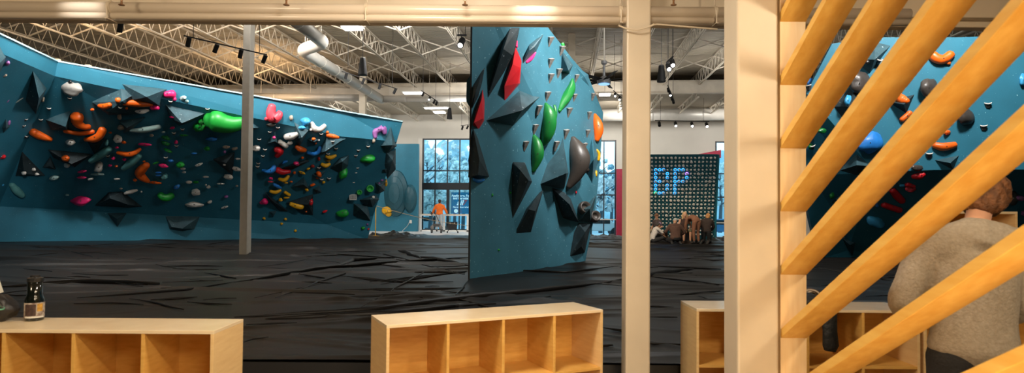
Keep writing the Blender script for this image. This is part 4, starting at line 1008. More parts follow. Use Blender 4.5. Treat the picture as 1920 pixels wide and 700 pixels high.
# ------------------------------------------------------------------ cubby shelves
def shelf(name_loc, o3, dx, dy, n, pitch, depth, top, label, rows=2):
    """o3: front-left corner on plan, dx unit vector along the front, dy unit vector to the back"""
    t = .019; q = thing('cubby_shelf', (o3.x, o3.y, 0), label, 'shelf', 'plywood cubby shelves')
    W = n * pitch + t; R_ = Matrix((dx, dy, Z)).transposed()
    def bx(x0, x1, y0, y1, z0, z1, nm, m_):
        c = Vector((o3.x, o3.y, 0)) + dx * (x0 + x1) / 2 + dy * (y0 + y1) / 2 + Z * (z0 + z1) / 2
        return MB().box(c, (x1 - x0, y1 - y0, z1 - z0), R_).build(nm, m_, q, bevel=.0015)
    rh = (top - .10 - t) / rows
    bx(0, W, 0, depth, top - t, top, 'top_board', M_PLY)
    for k in (0, n): bx(k * pitch, k * pitch + t, 0, depth, 0, top - t, 'side_panel', mat('birch_plywood_half_lit', (.74, .49, .22), .42, col2=(.82, .58, .28), nscale=6, stretch=(1, 1, 8)))  # same plywood, half-lit tone of the sides put into the colour
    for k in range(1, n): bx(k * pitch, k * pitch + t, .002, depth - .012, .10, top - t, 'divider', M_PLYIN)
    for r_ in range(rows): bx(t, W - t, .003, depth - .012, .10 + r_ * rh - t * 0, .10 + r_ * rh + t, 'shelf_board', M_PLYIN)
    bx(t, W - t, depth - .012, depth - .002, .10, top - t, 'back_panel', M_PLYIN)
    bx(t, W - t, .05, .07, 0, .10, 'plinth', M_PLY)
    return q
SH = .92
fl = onz(725, 610.5, SH); fr = onz(1131, 581, SH); dx = (fr - fl).normalized(); dyv = Vector((-dx.y, dx.x, 0)); pitch = (fr - fl).length / 4 - .005
shelf('m', fl, dx, dyv, 4, pitch, .40, SH, 'angled plywood cubby shelf in the middle foreground')
fr = onz(401, 621, SH); dl = Vector((1, .008, 0)).normalized(); o_ = fr - dl * (5 * .388 + .019)
shelf('l', o_, dl, Vector((-dl.y, dl.x, 0)), 5, .388, .39, SH, 'plywood cubby shelf at the lower left with a bottle on top')
fr = onz(1306, 579.5, SH); p2 = onz(1725, 583, SH); dl = (p2 - fr).normalized(); dl = Vector((dl.x, dl.y * .5, 0)).normalized(); wd = (p2 - fr).length
shelf('r', fr, dl, Vector((-dl.y, dl.x, 0)), 4, (wd - .019) / 4, .42, SH, 'plywood cubby shelf behind the big column, jacket hanging from it')
fr2 = fr + dl * (wd + .03)
shelf('r2', fr2, dl, Vector((-dl.y, dl.x, 0)), 4, .39, .42, SH, 'plywood cubby shelf at the far right behind the person')
ts = at(1762, 500, 5.05); shelf('t', Vector((ts.x, 5.0, 0)), Vector((1, 0, 0)), Vector((0, 1, 0)), 2, .29, .35, at(1880, 397, 5.0).z, 'tall narrow plywood shelf behind the person in the sweater', rows=4)

# bottle
p = onz(64, 601, SH); bt = thing('bottle', p, 'dark bottle with a printed paper label on the left shelf', 'bottle')
M_BG = mat('dark_green_bottle_glass', (.003, .005, .004), .1, coat=.5)
k = p.y / F
MB().lathe(p, [(0, 0), (14 * k, 0), (15.5 * k, 2 * k), (15.5 * k, 38 * k), (13.5 * k, 44 * k), (12 * k, 50 * k), (12 * k, 72 * k), (0, 72 * k)], 28).build('glass_body', M_BG, bt, smooth=True)
MB().lathe(p, [(12.4 * k, 72 * k), (13 * k, 73 * k), (13 * k, 79 * k), (8 * k, 81 * k), (8 * k, 84 * k), (0, 84 * k)], 24).build('cap', mat('bottle_cap', (.02, .02, .02), .3, coat=.3), bt)
m = mat('bottle_label_print', (.55, .50, .42), .6, col2=(.12, .06, .05), nscale=38, stretch=(1, 1, 1.2))
MB().lathe(p, [(15.8 * k, 6 * k), (15.8 * k, 34 * k)], 28).build('paper_label', m, bt, smooth=True)
def patch(r, a0, a1, z0, z1, m_, nm):
    mb = MB(); n_ = 8
    for zq in (z0, z1):
        for i in range(n_ + 1):
            a = math.radians(a0 + (a1 - a0) * i / n_); mb.v.append(tuple(p + Vector((r * math.sin(a), -r * math.cos(a), zq))))
    for i in range(n_): mb.f.append((i, i + 1, i + n_ + 2, i + n_ + 1)); mb.m.append(0)
    return mb.build(nm, m_, bt)
cx0 = math.degrees(math.atan2(p.x, p.y)) * -1
patch(16.0 * k, cx0 - 58, cx0 + 8, 10 * k, 31 * k, mat('label_dark_brown', (.05, .025, .02), .6, noise_amt=.5, nscale=60), 'label_panel')
patch(16.0 * k, cx0 + 14, cx0 + 50, 18 * k, 32 * k, mat('label_amber', (.55, .30, .05), .6, noise_amt=.4, nscale=60), 'label_panel')
patch(16.0 * k, cx0 - 60, cx0 + 60, 6 * k, 9 * k, mat('label_white', (.7, .68, .62), .6), 'label_band')

# bag with green cord at the left edge
p = onz(-4, 603, SH); k = p.y / F
q = thing('bag', p, 'black bag with a green cord at the left end of the shelf', 'bag')
MB().ell(p + Z * 24 * k, [Vector((30 * k, 0, 0)), Vector((0, 0, 25 * k)), Vector((0, 26 * k, 0))], 24, 16, jit=.3, seed=4).build('bag_body', mat('black_nylon', (.02, .018, .018), .45, bump=.6, bscale=14), q, smooth=True)
MB().tube(rnd([p + Vector((-10 * k, -24 * k, 44 * k)), p + Vector((8 * k, -26 * k, 42 * k)), p + Vector((27 * k, -16 * k, 26 * k)), p + Vector((14 * k, -22 * k, 24 * k)), p + Vector((20 * k, -22 * k, 10 * k))], 6 * k), 1.6 * k, 8).build('cord', mat('cord_green', (.12, .38, .26), .5), q, smooth=True)
for i in range(5):
    a = p + Vector((-14 * k + 7 * i * k, -22 * k, (30 + 7 * (i % 2)) * k)); MB().tube([a, a + Vector((6 * k, -5 * k, 10 * k)), a + Vector((14 * k, 0, -2 * k))], 1.2 * k, 6).build('strap', mat('strap_dark', (.06, .055, .05), .5), q)
p0 = onz(0, 592, SH); MBp = MB(); MBp.hull([p0 + Vector((-14 * k, 0, 40 * k)), p0 + Vector((6 * k, 0, 46 * k)), p0 + Vector((-4 * k, 0, 74 * k)), p0 + Vector((-16 * k, 0, 78 * k)), p0 + Vector((-8 * k, 12 * k, 44 * k)), p0 + Vector((-12 * k, 8 * k, 75 * k))])
tag(MBp.build('paper', mat('crumpled_white', (.7, .72, .68), .6)), 'crumpled white paper tucked behind the bag at the left edge', 'paper')

# jacket hanging over the shelf front, and a coiled shoe/sandal on top
fy = fr.y - .03
q = thing('jacket', (at(1552, 600, fy).x, fy, SH), 'black jacket draped over the right shelf front, seen between slats', 'jacket')
mj = mat('black_fleece', (.014, .016, .016), .6, bump=.7, bscale=30)
xs = at(1552, 600, fy).x; mb = MB(); kk = fy / F
path = [Vector((xs - .02, fy + .2, SH + .03)), Vector((xs - .01, fy + .04, SH + .035)), Vector((xs, fy - .02, SH - .03)), Vector((xs, fy - .03, SH - .14)), Vector((xs + .005, fy - .03, SH - .24)), Vector((xs, fy - .03, SH - .28))]
mb.tube(path, [.05, .055, .055, .05, .056, .04], 16, flat=.7, side=(1, 0, 0)); mb.build('sleeve', mj, q, smooth=True)
MB().ell((xs - .08, fy + .2, SH + .05), [Vector((.14, 0, 0)), Vector((0, 0, .05)), Vector((0, .12, 0))], 20, 12, jit=.4, seed=8).build('jacket_body', mj, q, smooth=True)
p = onz(1520, 572, SH); q = thing('cord_bundle', p, 'small bundle of pale cord on the right shelf beside the wooden post', 'cord')
for i in range(5):
    r = (.045 + .006 * i); MB().tube([p + Vector((r * math.cos(a) * 1.1, .02 * math.sin(a * 2 + i), .055 + r * math.sin(a) * .9)) for a in [2 * PI * j / 20 for j in range(21)]], .006, 6).build('coil', mat('pale_cord', (.55, .46, .34), .7) if i % 2 else mat('brown_cord', (.14, .09, .06), .7), q, smooth=True)

# ------------------------------------------------------------------ slat partition
pt = thing('slat_partition', (1.5, 3.3, 0), 'partition of slanted amber wooden slats at the right, fixed to a pale post', 'partition')
XL, XR, YS = at(1463, 398, 3.32).x, at(1512, 398, 3.32).x, 3.32
MB().b2((XL, YS, 0), (XR, YS + .045, 3.62)).build('post', M_STILE, pt, bevel=.003)
tn = math.tan(math.radians(30.4)); ca = math.cos(math.radians(30.4)); th = .042
for i in range(-4, 9):
    yb = 160 + 118.7 * i; zb = at(1512, yb, YS).z
    y0, y1 = YS, .35; z1 = zb + tn * (y0 - y1)
    if zb < .02:
        y0 = YS - (.05 - zb) / tn; z0_ = .05
    else: z0_ = zb
    if y0 < y1 + .3: continue
    if z1 > 3.60: y1 = YS - (3.60 - zb) / tn; z1 = 3.60
    if y1 > YS - .1: continue
    dz = th / ca
    vs = [(x, y, z) for x in (XL, XR) for (y, z) in ((y0, z0_), (y0, z0_ + dz), (y1, z1 + dz if z1 < 3.6 else z1 + .001), (y1, z1))]
    MB().add(vs, [(0, 1, 2, 3), (7, 6, 5, 4), (0, 4, 5, 1), (1, 5, 6, 2), (2, 6, 7, 3), (3, 7, 4, 0)]).build('slat', M_SLAT, pt, bevel=.003)

# ------------------------------------------------------------------ far end: railing, sign, cart, barrier, sheeting
Yr = 38.2
rl = thing('railing', at(835, 434, Yr), 'white-framed glass railing in front of the big window', 'railing')
zr0, zr1 = .38, at(835, 402.5, Yr).z; xa, xb = at(789, 400, Yr).x, at(905, 400, Yr).x
mb = MB(); mb.b2((xa, Yr - .05, zr1 - .08), (xb, Yr + .05, zr1))
for px_ in (789, 833, 877, 905): x_ = at(px_, 400, Yr).x; mb.b2((x_ - .06, Yr - .04, zr0), (x_ + .06, Yr + .04, zr1))
mb.b2((xa, Yr - .04, zr0), (xb, Yr + .04, zr0 + .08)); mb.build('rail_frame', mat('rail_white', (.8, .78, .74), .4), rl)
MB().b2((xa, Yr - .07, zr1), (xb, Yr + .07, zr1 + .03)).build('handrail', M_STILE, rl)
MB().b2((xa, Yr - .008, zr0 + .08), (xb, Yr + .008, zr1 - .08)).build('pane', M_GLASS, rl)
# store sign outside the window
Ysg = 43.5; sx0, sx1 = at(846, 380, Ysg).x, at(884, 380, Ysg).x; sz0, sz1 = at(860, 401, Ysg).z, at(860, 361, Ysg).z
sgn = thing('store_sign', ((sx0 + sx1) / 2, Ysg, 0), 'blue store sign with white lettering standing outside the window', 'sign')
MB().b2((sx0, Ysg, sz0), (sx1, Ysg + .12, sz1)).build('sign_board', mat('sign_blue', (.01, .14, .30), .5, emit=(.01, .16, .34), estr=.5), sgn)
MB().b2((sx0 - .12, Ysg - .02, 0), (sx0, Ysg + .14, sz1 + .1)).build('sign_frame', mat('sign_frame_white', (.6, .8, .85), .5), sgn)
M_SW = mat('sign_letters_white', (.8, .95, 1), .5, emit=(.7, .95, 1), estr=.6)
def text(s, px_, py_, h, Y, m_, parent, ital=0.0):
    cu_ = bpy.data.curves.new('lettering', 'FONT'); cu_.body = s; cu_.size = h; cu_.extrude = .01; cu_.shear = ital; cu_.materials.append(m_); cu_.align_x = 'CENTER'; cu_.offset = .006
    t_ = bpy.data.objects.new('t', cu_); COL.objects.link(t_); bpy.context.view_layer.update(); me_ = bpy.data.meshes.new_from_object(t_.evaluated_get(bpy.context.evaluated_depsgraph_get())); bpy.data.objects.remove(t_)
    o = bpy.data.objects.new('lettering', me_); COL.objects.link(o); o.parent = parent; p = at(px_, py_, Y); o.location = Vector((p.x, Y - .02, p.z)) - Vector(parent['org']); o.rotation_euler = (PI / 2, 0, 0); return o
text('Appliances, Fur', 864, 369, .21, Ysg, M_SW, sgn); text('and Essential', 864, 374, .21, Ysg, M_SW, sgn)
text('all', 862, 385, .52, Ysg, M_SW, sgn, .3); text('7', 870, 385, .5, Ysg, mat('sign_red', (.7, .1, .1), .5), sgn, .3); text('No credit needed', 864, 390, .15, Ysg, M_SW, sgn); 
MB().lathe(Vector((at(855, 396, Ysg).x, Ysg - .02, at(855, 396, Ysg).z)), [(.14, 0), (.14, .02), (0, .02)], 14, axis=(0, -1, 0)).build('emblem', M_SW, sgn)

# outdoors
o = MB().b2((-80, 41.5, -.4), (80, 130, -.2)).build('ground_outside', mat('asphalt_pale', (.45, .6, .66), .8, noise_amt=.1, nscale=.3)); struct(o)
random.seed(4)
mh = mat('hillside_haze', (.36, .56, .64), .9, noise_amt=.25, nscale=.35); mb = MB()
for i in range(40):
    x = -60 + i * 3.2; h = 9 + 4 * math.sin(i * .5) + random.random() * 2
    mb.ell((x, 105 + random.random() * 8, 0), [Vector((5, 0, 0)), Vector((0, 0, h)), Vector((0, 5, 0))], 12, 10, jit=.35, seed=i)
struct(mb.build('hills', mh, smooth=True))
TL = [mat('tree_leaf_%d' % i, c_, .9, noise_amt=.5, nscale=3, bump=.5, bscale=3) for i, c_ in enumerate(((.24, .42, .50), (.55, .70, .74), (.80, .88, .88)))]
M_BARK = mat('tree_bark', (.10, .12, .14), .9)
def tree(px_, Y, top_py, r, k_, ds):
    x = at(px_, 398, Y).x; h = at(px_, top_py, Y).z; q = thing('tree', (x, Y, -.2), ds, 'tree', 'trees outside the windows')
    mb = MB(); mb.tube([(x, Y, -.2), (x + .1, Y, h * .4), (x, Y, h * .8)], [.2, .14, .05], 8)
    for j in range(7): a = j * 2.4; mb.tube([(x, Y, h * (.35 + .06 * j)), (x + math.cos(a) * r * .8, Y + math.sin(a) * r * .8, h * (.55 + .06 * j))], [.07, .02], 6)
    mb.build('trunk', M_BARK, q, smooth=True)
    mb = MB()
    for j in range(95):
        a, b_, rr = random.random() * 6.28, random.random() * 2 - 1, random.random() ** .4
        c_ = Vector((x + r * rr * math.cos(a) * math.sqrt(1 - b_ * b_), Y + r * rr * math.sin(a) * math.sqrt(1 - b_ * b_), h * .66 + h * .34 * rr * b_))
        s_ = .16 + .2 * random.random(); mb.ell(c_, [Vector((s_, 0, .1)), Vector((0, .1, s_)), Vector((0, s_, 0))], 6, 4, jit=.8, seed=j)
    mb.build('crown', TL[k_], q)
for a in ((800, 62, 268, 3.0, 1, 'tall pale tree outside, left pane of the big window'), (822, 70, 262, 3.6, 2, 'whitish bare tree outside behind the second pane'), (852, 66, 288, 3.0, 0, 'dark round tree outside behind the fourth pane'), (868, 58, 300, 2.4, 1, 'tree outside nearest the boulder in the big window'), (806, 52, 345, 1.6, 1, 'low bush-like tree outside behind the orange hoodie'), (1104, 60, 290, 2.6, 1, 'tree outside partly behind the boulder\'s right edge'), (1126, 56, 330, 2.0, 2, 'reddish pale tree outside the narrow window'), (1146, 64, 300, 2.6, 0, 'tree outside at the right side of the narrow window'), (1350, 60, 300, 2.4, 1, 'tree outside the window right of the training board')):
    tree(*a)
# tool: parked cars outside (simple but shaped)
def car(px_, Y, m_, ds):
    x = at(px_, 398, Y).x; q = thing('car', (x, Y, -.2), ds, 'car', 'cars outside'); z0 = -.2
    b = MB(); prof = [(-2.1, .35), (-2.15, .75), (-1.4, .9), (-.8, 1.38), (.7, 1.4), (1.35, .95), (2.05, .85), (2.15, .4)]
    n_ = len(prof); vs = [(x + a, Y - .85, z0 + c) for a, c in prof] + [(x + a, Y + .85, z0 + c) for a, c in prof]
    b.add(vs, [tuple(range(n_)), tuple(range(2 * n_ - 1, n_ - 1, -1))] + [(i, (i + 1) % n_, (i + 1) % n_ + n_, i + n_) for i in range(n_)]); b.build('car_body', m_, q, bevel=.05)
    for sx in (-1.3, 1.3): MB().tube([(x + sx, Y - .9, z0 + .33), (x + sx, Y + .9, z0 + .33)], .33, 16).build('wheel', M_BLACK, q)
    MB().b2((x - .85, Y - .87, z0 + .95), (x + .9, Y - .83, z0 + 1.3)).build('side_window', M_BLACK, q)
car(1120, 50, mat('car_white', (.7, .75, .78), .3), 'white car parked outside the narrow window'); car(1352, 50, mat('car_blue', (.05, .2, .4), .3), 'blue car parked outside the window by the training board'); car(805, 55, mat('car_silver', (.5, .6, .66), .3), 'silver car outside beyond the glass railing')

# mobility walker and black crate cart
def wheel(mb, c, r, w_=.03): mb.tube([c - Vector((w_, 0, 0)), c + Vector((w_, 0, 0))], r, 14)
Yc = 35.5; p = px_x(819, Yc, .38); kx = Yc / F
q = thing('walker', p, 'small wheeled metal walker standing before the glass railing', 'walker')
mm = mat('tube_metal', (.12, .11, .10), .35, metal=.6)
mb = MB()
for s in (-1, 1):
    mb.tube(rnd([p + Vector((s * .22, 0, .15)), p + Vector((s * .2, .1, .5)), p + Vector((-.15 + s * .12, .15, .95)), p + Vector((-.18 + s * .12, -.1, 1.1))], .08), .025, 8)
    mb.bar(p + Vector((s * .22, 0, .5)), p + Vector((s * .3, -.2, .12)), .04)
mb.bar(p + Vector((-.22, 0, .5)), p + Vector((.22, 0, .5)), .05); mb.box(p + Vector((0, -.05, .42)), (.42, .2, .12)); mb.build('walker_frame', mm, q)
for s in (-1, 1):
    for t in (-.2, .15):
        w_ = MB(); wheel(w_, p + Vector((s * .27, t, .11)), .11); w_.build('wheel', M_DKGREY, q)
for s in (-1, 1): MB().ell(p + Vector((s * .24, -.12, .32)), [Vector((.1, 0, 0)), Vector((0, 0, .12)), Vector((0, .08, 0))], 12, 8, jit=.3, seed=s + 3).build('side_bag', mat('grey_fabric', (.22, .2, .18), .8), q)
MB().ell(p + Vector((-.3, -.02, 1.12)), [Vector((.05, 0, 0)), Vector((0, 0, .09)), Vector((0, .05, 0))], 10, 8).build('grip', M_BLACK, q)
p = px_x(849, Yc, .38); q = thing('cart', p, 'black open cart on short splayed legs right of the walker', 'cart')
a_, b_, h_ = .27, .2, .42; z0_ = .22
MB().hull([p + Vector((x_ * (1 if t_ else .86), y_ * .2, z0_ + t_ * h_)) for x_ in (-a_, a_) for y_ in (-1, 1) for t_ in (0, 1)]).build('crate', M_BLACK, q)
mb = MB()
for s in (-1, 1): mb.bar(p + Vector((s * .2, 0, z0_)), p + Vector((s * .29, 0, .07)), .035)
mb.build('legs_frame', M_BLACK, q)
for s in (-1, 1):
    w_ = MB(); wheel(w_, p + Vector((s * .3, 0, .06)), .06); w_.build('caster', M_BLACK, q); MB().box(p + Vector((s * .12, -.21, .56)), (.05, .02, .09)).build('clip', mat('clip_grey', (.4, .38, .35), .5), q)
# yellow barrier pole and rope
Yb = 29.3; pb = px_x(704.5, Yb, .4); tpz = at(704.5, 386, Yb)
q = thing('barrier_post', pb, 'thin yellow post standing at the right end of the left wall', 'post')
MB().tube([pb, Vector((pb.x, Yb, tpz.z))], .024, 8).build('pole', mat('post_yellow', (.75, .42, .04), .5), q); MB().lathe(pb, [(0, 0), (.2, 0), (.2, .03), (.04, .05), (0, .05)], 16).build('base', mat('post_yellow', (.75, .42, .04), .5), q)
top = Vector((pb.x, Yb, tpz.z)); end = at(880, 424, 33); mid = [top.lerp(end, t) - Z * (.12 * math.sin(PI * t)) for t in [i / 12 for i in range(13)]]
tag(MB().tube(mid, .014, 6).build('rope', mat('rope_tan', (.5, .36, .2), .7)), 'thin tan rope strung from the yellow post toward the boulder', 'rope')
a = at(748, 437, 32.4); a.z = .39; b = at(764, 424, 34); c = at(769, 414, 36.5)
tag(MB().tube([a, b, c], .013, 6).build('cable', mat('cable_white', (.6, .6, .58), .6)), 'pale cable rising to the outlet on the far blue panel', 'cable')
tag(MB().box(hit('F', 770, 416)[0], (.14, .1, .2)).build('outlet_box', M_WHITE, bevel=.01), 'small white outlet box low on the far blue panel', 'outlet')
# heaped sheeting at the pad edge
random.seed(9)
def heap(px0, px1, Y, h, ds, sd):
    mb = MB(); a = px_x(px0, Y, .4); b = px_x(px1, Y, .4); n_ = 60; r_ = 16; o_ = 0
    for i in range(n_ + 1):
        t = i / n_; c = a.lerp(b, t)
        env = h * (math.sin(PI * t) ** .5) * (.6 + .5 * noise.noise(Vector((t * 5, sd, 0))))
        for j in range(r_ + 1):
            s = j / r_ * 2 - 1; z_ = max(0, (1 - s * s)) * env * (1 + .6 * noise.noise(Vector((t * 14 + s * 2, s * 5, sd + 3))))
            mb.v.append((c.x, c.y + s * .8, .385 + max(z_, 0)))
    for i in range(n_):
        for j in range(r_): q_ = i * (r_ + 1) + j; mb.f.append((q_, q_ + 1, q_ + r_ + 2, q_ + r_ + 1)); mb.m.append(0)
    return tag(mb.build('sheeting_heap', mat('sheeting_black', (.02, .02, .02), .38, bump=.6, bscale=12), smooth=True), ds, 'sheeting', 'heaped sheeting')
heap(688, 790, 29.9, .30, 'bunched-up black sheeting at the foot of the far blue panel', 1.0); heap(735, 900, 30.4, .12, 'low ridge of black sheeting in front of the railing floor', 2.0)
heap(1100, 1170, 30.3, .25, 'black sheeting bunched below the narrow window', 3.0); heap(1325, 1400, 27.3, .32, 'black sheeting bunched at the training board\'s right foot', 4.0)
# ------------------------------------------------------------------ people
def remeshed(mb, name, m_, parent, vox, smooth=4, world_scale=None, disp=0, dscale=6, seed=0):
    me_ = bpy.data.meshes.new(name); me_.from_pydata(mb.v, [], mb.f)
    bm = bmesh.new(); bm.from_mesh(me_); bmesh.ops.recalc_face_normals(bm, faces=bm.faces); bm.to_mesh(me_); bm.free()
    t_ = bpy.data.objects.new('tmp', me_); COL.objects.link(t_)
    r_ = t_.modifiers.new('r', 'REMESH'); r_.mode = 'VOXEL'; r_.voxel_size = vox
    s_ = t_.modifiers.new('s', 'SMOOTH'); s_.iterations = smooth; s_.factor = .5
    dg = bpy.context.evaluated_depsgraph_get(); ev = t_.evaluated_get(dg); m2 = bpy.data.meshes.new_from_object(ev)
    bpy.data.objects.remove(t_); m2.name = name
    if disp:
        for v_ in m2.vertices:
            q_ = v_.co; k_ = noise.noise(Vector((q_.x * dscale, q_.y * dscale, q_.z * dscale * .55 + seed))) + .5 * noise.noise(Vector((q_.x * dscale * 2.3, q_.y * dscale * 2.3, q_.z * dscale * 1.4 + seed)))
            v_.co = q_ + v_.normal * (k_ * disp)
    m2.materials.clear(); m2.materials.append(m_)
    for p_ in m2.polygons: p_.use_smooth = True
    o = bpy.data.objects.new(name, m2); COL.objects.link(o); o.parent = parent; return o
V3 = Vector
def figure(loc, heading, scale, J, label, shirt, pants, skin, hair=None, cap=None, sleeves=1.0, vox=.016, bare_legs=False, face=False, girth=1.0, shoes='shoe_black', curl=.5, bulk=0, long_hair=False, hoodie=False, beanie=None, wr=.006, hairvol=1.0, legs=True, sm=4):
    q = bpy.data.objects.new('person', None); COL.objects.link(q); q.location = loc; q.rotation_euler = (0, 0, heading); q.scale = (scale,) * 3
    tag(q, label, 'person')
    J = {k: V3(v_) for k, v_ in J.items()}
    sd = (J['shR'] - J['shL']).normalized(); up = (J['neck'] - J['chest']).normalized(); sd = (sd - up * sd.dot(up)).normalized(); fw = up.cross(sd)
    if 'face' in J: fh = J['face'].normalized()
    else: fh = fw
    hu = (J['head'] - J['neck']).normalized(); fh = (fh - hu * fh.dot(hu)).normalized(); hs_ = fh.cross(hu)
    def torso(mb, inf, top=True):
        pe, ch, ne = J['pelvis'], J['chest'], J['neck']; wa = pe.lerp(ch, .45)
        if 'waist' in J: wa = J['waist']
        shm = (J['shL'] + J['shR']) / 2
        pts = [pe - (wa - pe).normalized() * .07, pe, wa, ch, ch.lerp(shm, .7)]; rs = [.12, .16, .138, .165, .15]
        mb.tube(pts, [r * girth + inf for r in rs], 18, flat=.66, side=sd)
        mb.tube([shm - up * .03, ne - up * .01], [.095 + inf, .058 + inf * .6], 14)
        mb.tube([J['shL'] - up * .01, shm + up * .025, J['shR'] - up * .01], [.055 + inf, .075 + inf, .055 + inf], 12)
    def arm(mb, s, f, inf, r0=.053, r1=.038, r2=.027):
        a, b, c = J['sh' + s], J['el' + s], J['wr' + s]
        if f <= 1: mb.tube([a, a.lerp(b, .5 * f), a.lerp(b, f)], [r0 + inf, .048 + inf, .044 + inf], 12); mb.ell(a, [V3((r0 + inf, 0, 0)), V3((0, r0 + inf, 0)), V3((0, 0, r0 + inf))], 12, 8); return
        mb.tube([a, a.lerp(b, .5), b], [r0 + inf, .047 + inf, r1 + inf], 12); mb.ell(b, [V3((r1 + inf, 0, 0)), V3((0, r1 + inf, 0)), V3((0, 0, r1 + inf))], 10, 8)
        mb.ell(a, [V3((r0 + inf, 0, 0)), V3((0, r0 + inf, 0)), V3((0, 0, r0 + inf))], 12, 8)
        e = b.lerp(c, (f - 1)); mb.tube([b, b.lerp(e, .35), e], [r1 + inf, .041 + inf, r2 + inf], 12)
    def leg(mb, s, f, inf):
        a, b, c = J['hip' + s], J['kn' + s], J['an' + s]
        mb.tube([a, a.lerp(b, .4), b], [.088 * girth + inf, .078 * girth + inf, .055 + inf], 14); mb.ell(a, [V3((.09 + inf, 0, 0)), V3((0, .09 + inf, 0)), V3((0, 0, .09 + inf))], 12, 8)
        mb.ell(b, [V3((.055 + inf, 0, 0)), V3((0, .055 + inf, 0)), V3((0, 0, .055 + inf))], 10, 8)
        if f > 1: e = b.lerp(c, f - 1); mb.tube([b, b.lerp(e, .35), e], [.055 + inf, .056 + inf, .038 + inf], 12)
    body = MB(); torso(body, 0)
    for s in 'LR':
        arm(body, s, 2, 0); leg(body, s, 2, 0)
        # hand
        a, c = J['el' + s], J['wr' + s]; d_ = (c - a).normalized()
        if 'hd' + s in J: d_ = (J['hd' + s] - c).normalized()
        w_ = (fw if abs(fw.dot(d_)) < .8 else Z.copy()); w_ = (w_ - d_ * w_.dot(d_)).normalized(); nn_ = d_.cross(w_) * (1 if s == 'L' else -1)
        pc_ = c + d_ * .05; body.ell(pc_, [d_ * .052, w_ * .040, nn_ * .017], 12, 8); body.tube([c - d_ * .01, c + d_ * .02], [.026, .025], 10)
        for i, (o_, l_) in enumerate(((-.029, .068), (-.010, .078), (.010, .074), (.028, .058))):
            p0_ = pc_ + d_ * .038 + w_ * o_; p1_ = p0_ + (d_ + nn_ * -.25 * curl) * l_ * .5; p2_ = p1_ + (d_ - nn_ * 1.1 * curl).normalized() * l_ * .5
            body.tube([p0_ - d_ * .02, p0_, p1_, p2_], [.009, .0095, .009, .0075], 8)
        th0 = c + d_ * .025 + w_ * .032; body.tube([th0 - w_ * .015, th0 + (w_ + d_ * .8) * .022, th0 + (w_ * .5 + d_) * .048 - nn_ * .01], [.013, .011, .009], 8)
        an = J['an' + s]; td = (J['to' + s] - an).normalized() if 'to' + s in J else fw
        body.ell(an + td * .06 - V3((0, 0, .03)), [td * .12, td.cross(Z).normalized() * .04, V3((0, 0, .035))], 12, 8)
    body.tube([J['neck'] - hu * .05, J['neck'], J['head'] - hu * .04], [.062, .054, .055], 14)
    hd = J['head']
    body.ell(hd + hu * .015, [hs_ * .076, hu * .112, fh * .096], 20, 14); body.ell(hd - hu * .055 + fh * .025, [hs_ * .056, hu * .060, fh * .062], 14, 10)
    body.tube([hd + fh * .088 + hu * .015, hd + fh * .110 - hu * .022, hd + fh * .088 - hu * .032], [.009, .017, .010], 8)
    for sg_ in (-1, 1): body.ell(hd + hs_ * sg_ * .077 - hu * .005 - fh * .01, [hs_ * .012, hu * .032, fh * .018], 8, 6)
    remeshed(body, 'body', skin, q, vox * .8 if vox < .014 else .0125, 3)
    if face:
        for sg_ in (-1, 1): MB().ell(hd + hs_ * sg_ * .03 + fh * .085 + hu * .012, [hs_ * .013, hu * .008, fh * .008], 8, 6).build('eye', mat('eye_dark', (.03, .02, .02), .3), q, smooth=True)
        MB().ell(hd + fh * .083 - hu * .062, [hs_ * .024, hu * .007, fh * .008], 8, 6).build('mouth', mat('lips', (.35, .08, .07), .5), q, smooth=True)
    if shirt:
        g = MB(); torso(g, .012 + bulk)
        for s in 'LR':
            if sleeves: arm(g, s, sleeves, .012 + bulk * .8)
        if 'hem' in J: pass
        if hoodie: g.ell(J['neck'] - fw * .05 - up * .01, [sd * .10, up * .055, fw * .06], 14, 8)
        remeshed(g, 'sweater' if bulk else 'shirt', shirt, q, vox, sm, disp=wr + bulk * .2, dscale=7)
    if pants:
        g = MB(); pe = J['pelvis']; hm_ = (J['hipL'] + J['hipR']) / 2
        g.tube([pe + (pe - hm_).normalized() * .10 if (pe - hm_).length > .01 else pe + Z * .1, pe, hm_], [.148 * girth, .172 * girth, .15 * girth], 16, flat=.7, side=(J['hipR'] - J['hipL']))
        for s in 'LR': leg(g, s, 1.0 if bare_legs else 1.93, .016)
        remeshed(g, 'shorts' if bare_legs else 'trousers', pants, q, vox, 4, disp=wr, dscale=6, seed=4)
    for s in 'LR':
        an = J['an' + s]; td = (J['to' + s] - an).normalized() if 'to' + s in J else fw; sx_ = td.cross(Z).normalized()
        g = MB(); g.ell(an + td * .065 - V3((0, 0, .035)), [td * .14, sx_ * .05, V3((0, 0, .045))], 14, 8); g.ell(an - V3((0, 0, .01)), [td * .06, sx_ * .048, V3((0, 0, .05))], 12, 8)
        remeshed(g, 'shoe', mat(shoes, (.03, .03, .03), .5), q, .014, 2)
    if hair:
        g = MB(); g.ell(hd + hu * .04 - fh * .018, [hs_ * .088 * hairvol, hu * .100 * hairvol, fh * .096 * hairvol], 18, 12); g.ell(hd - fh * .045 - hu * .02, [hs_ * .08 * hairvol, hu * .085 * hairvol, fh * .06 * hairvol], 14, 10)
        if long_hair:
            for sg_ in (-1, 1): g.tube([hd + hu * .08 + hs_ * sg_ * .03, hd + hs_ * sg_ * .085 - fh * .0, hd - hu * .16 + hs_ * sg_ * .095 + fh * .02, hd - hu * .30 + hs_ * sg_ * .09 + fh * .04], [.03, .038, .04, .02], 10)
            g.tube([hd, hd - hu * .12 - fh * .06, hd - hu * .30 - fh * .06], [.08, .09, .05], 12, flat=.6, side=hs_)
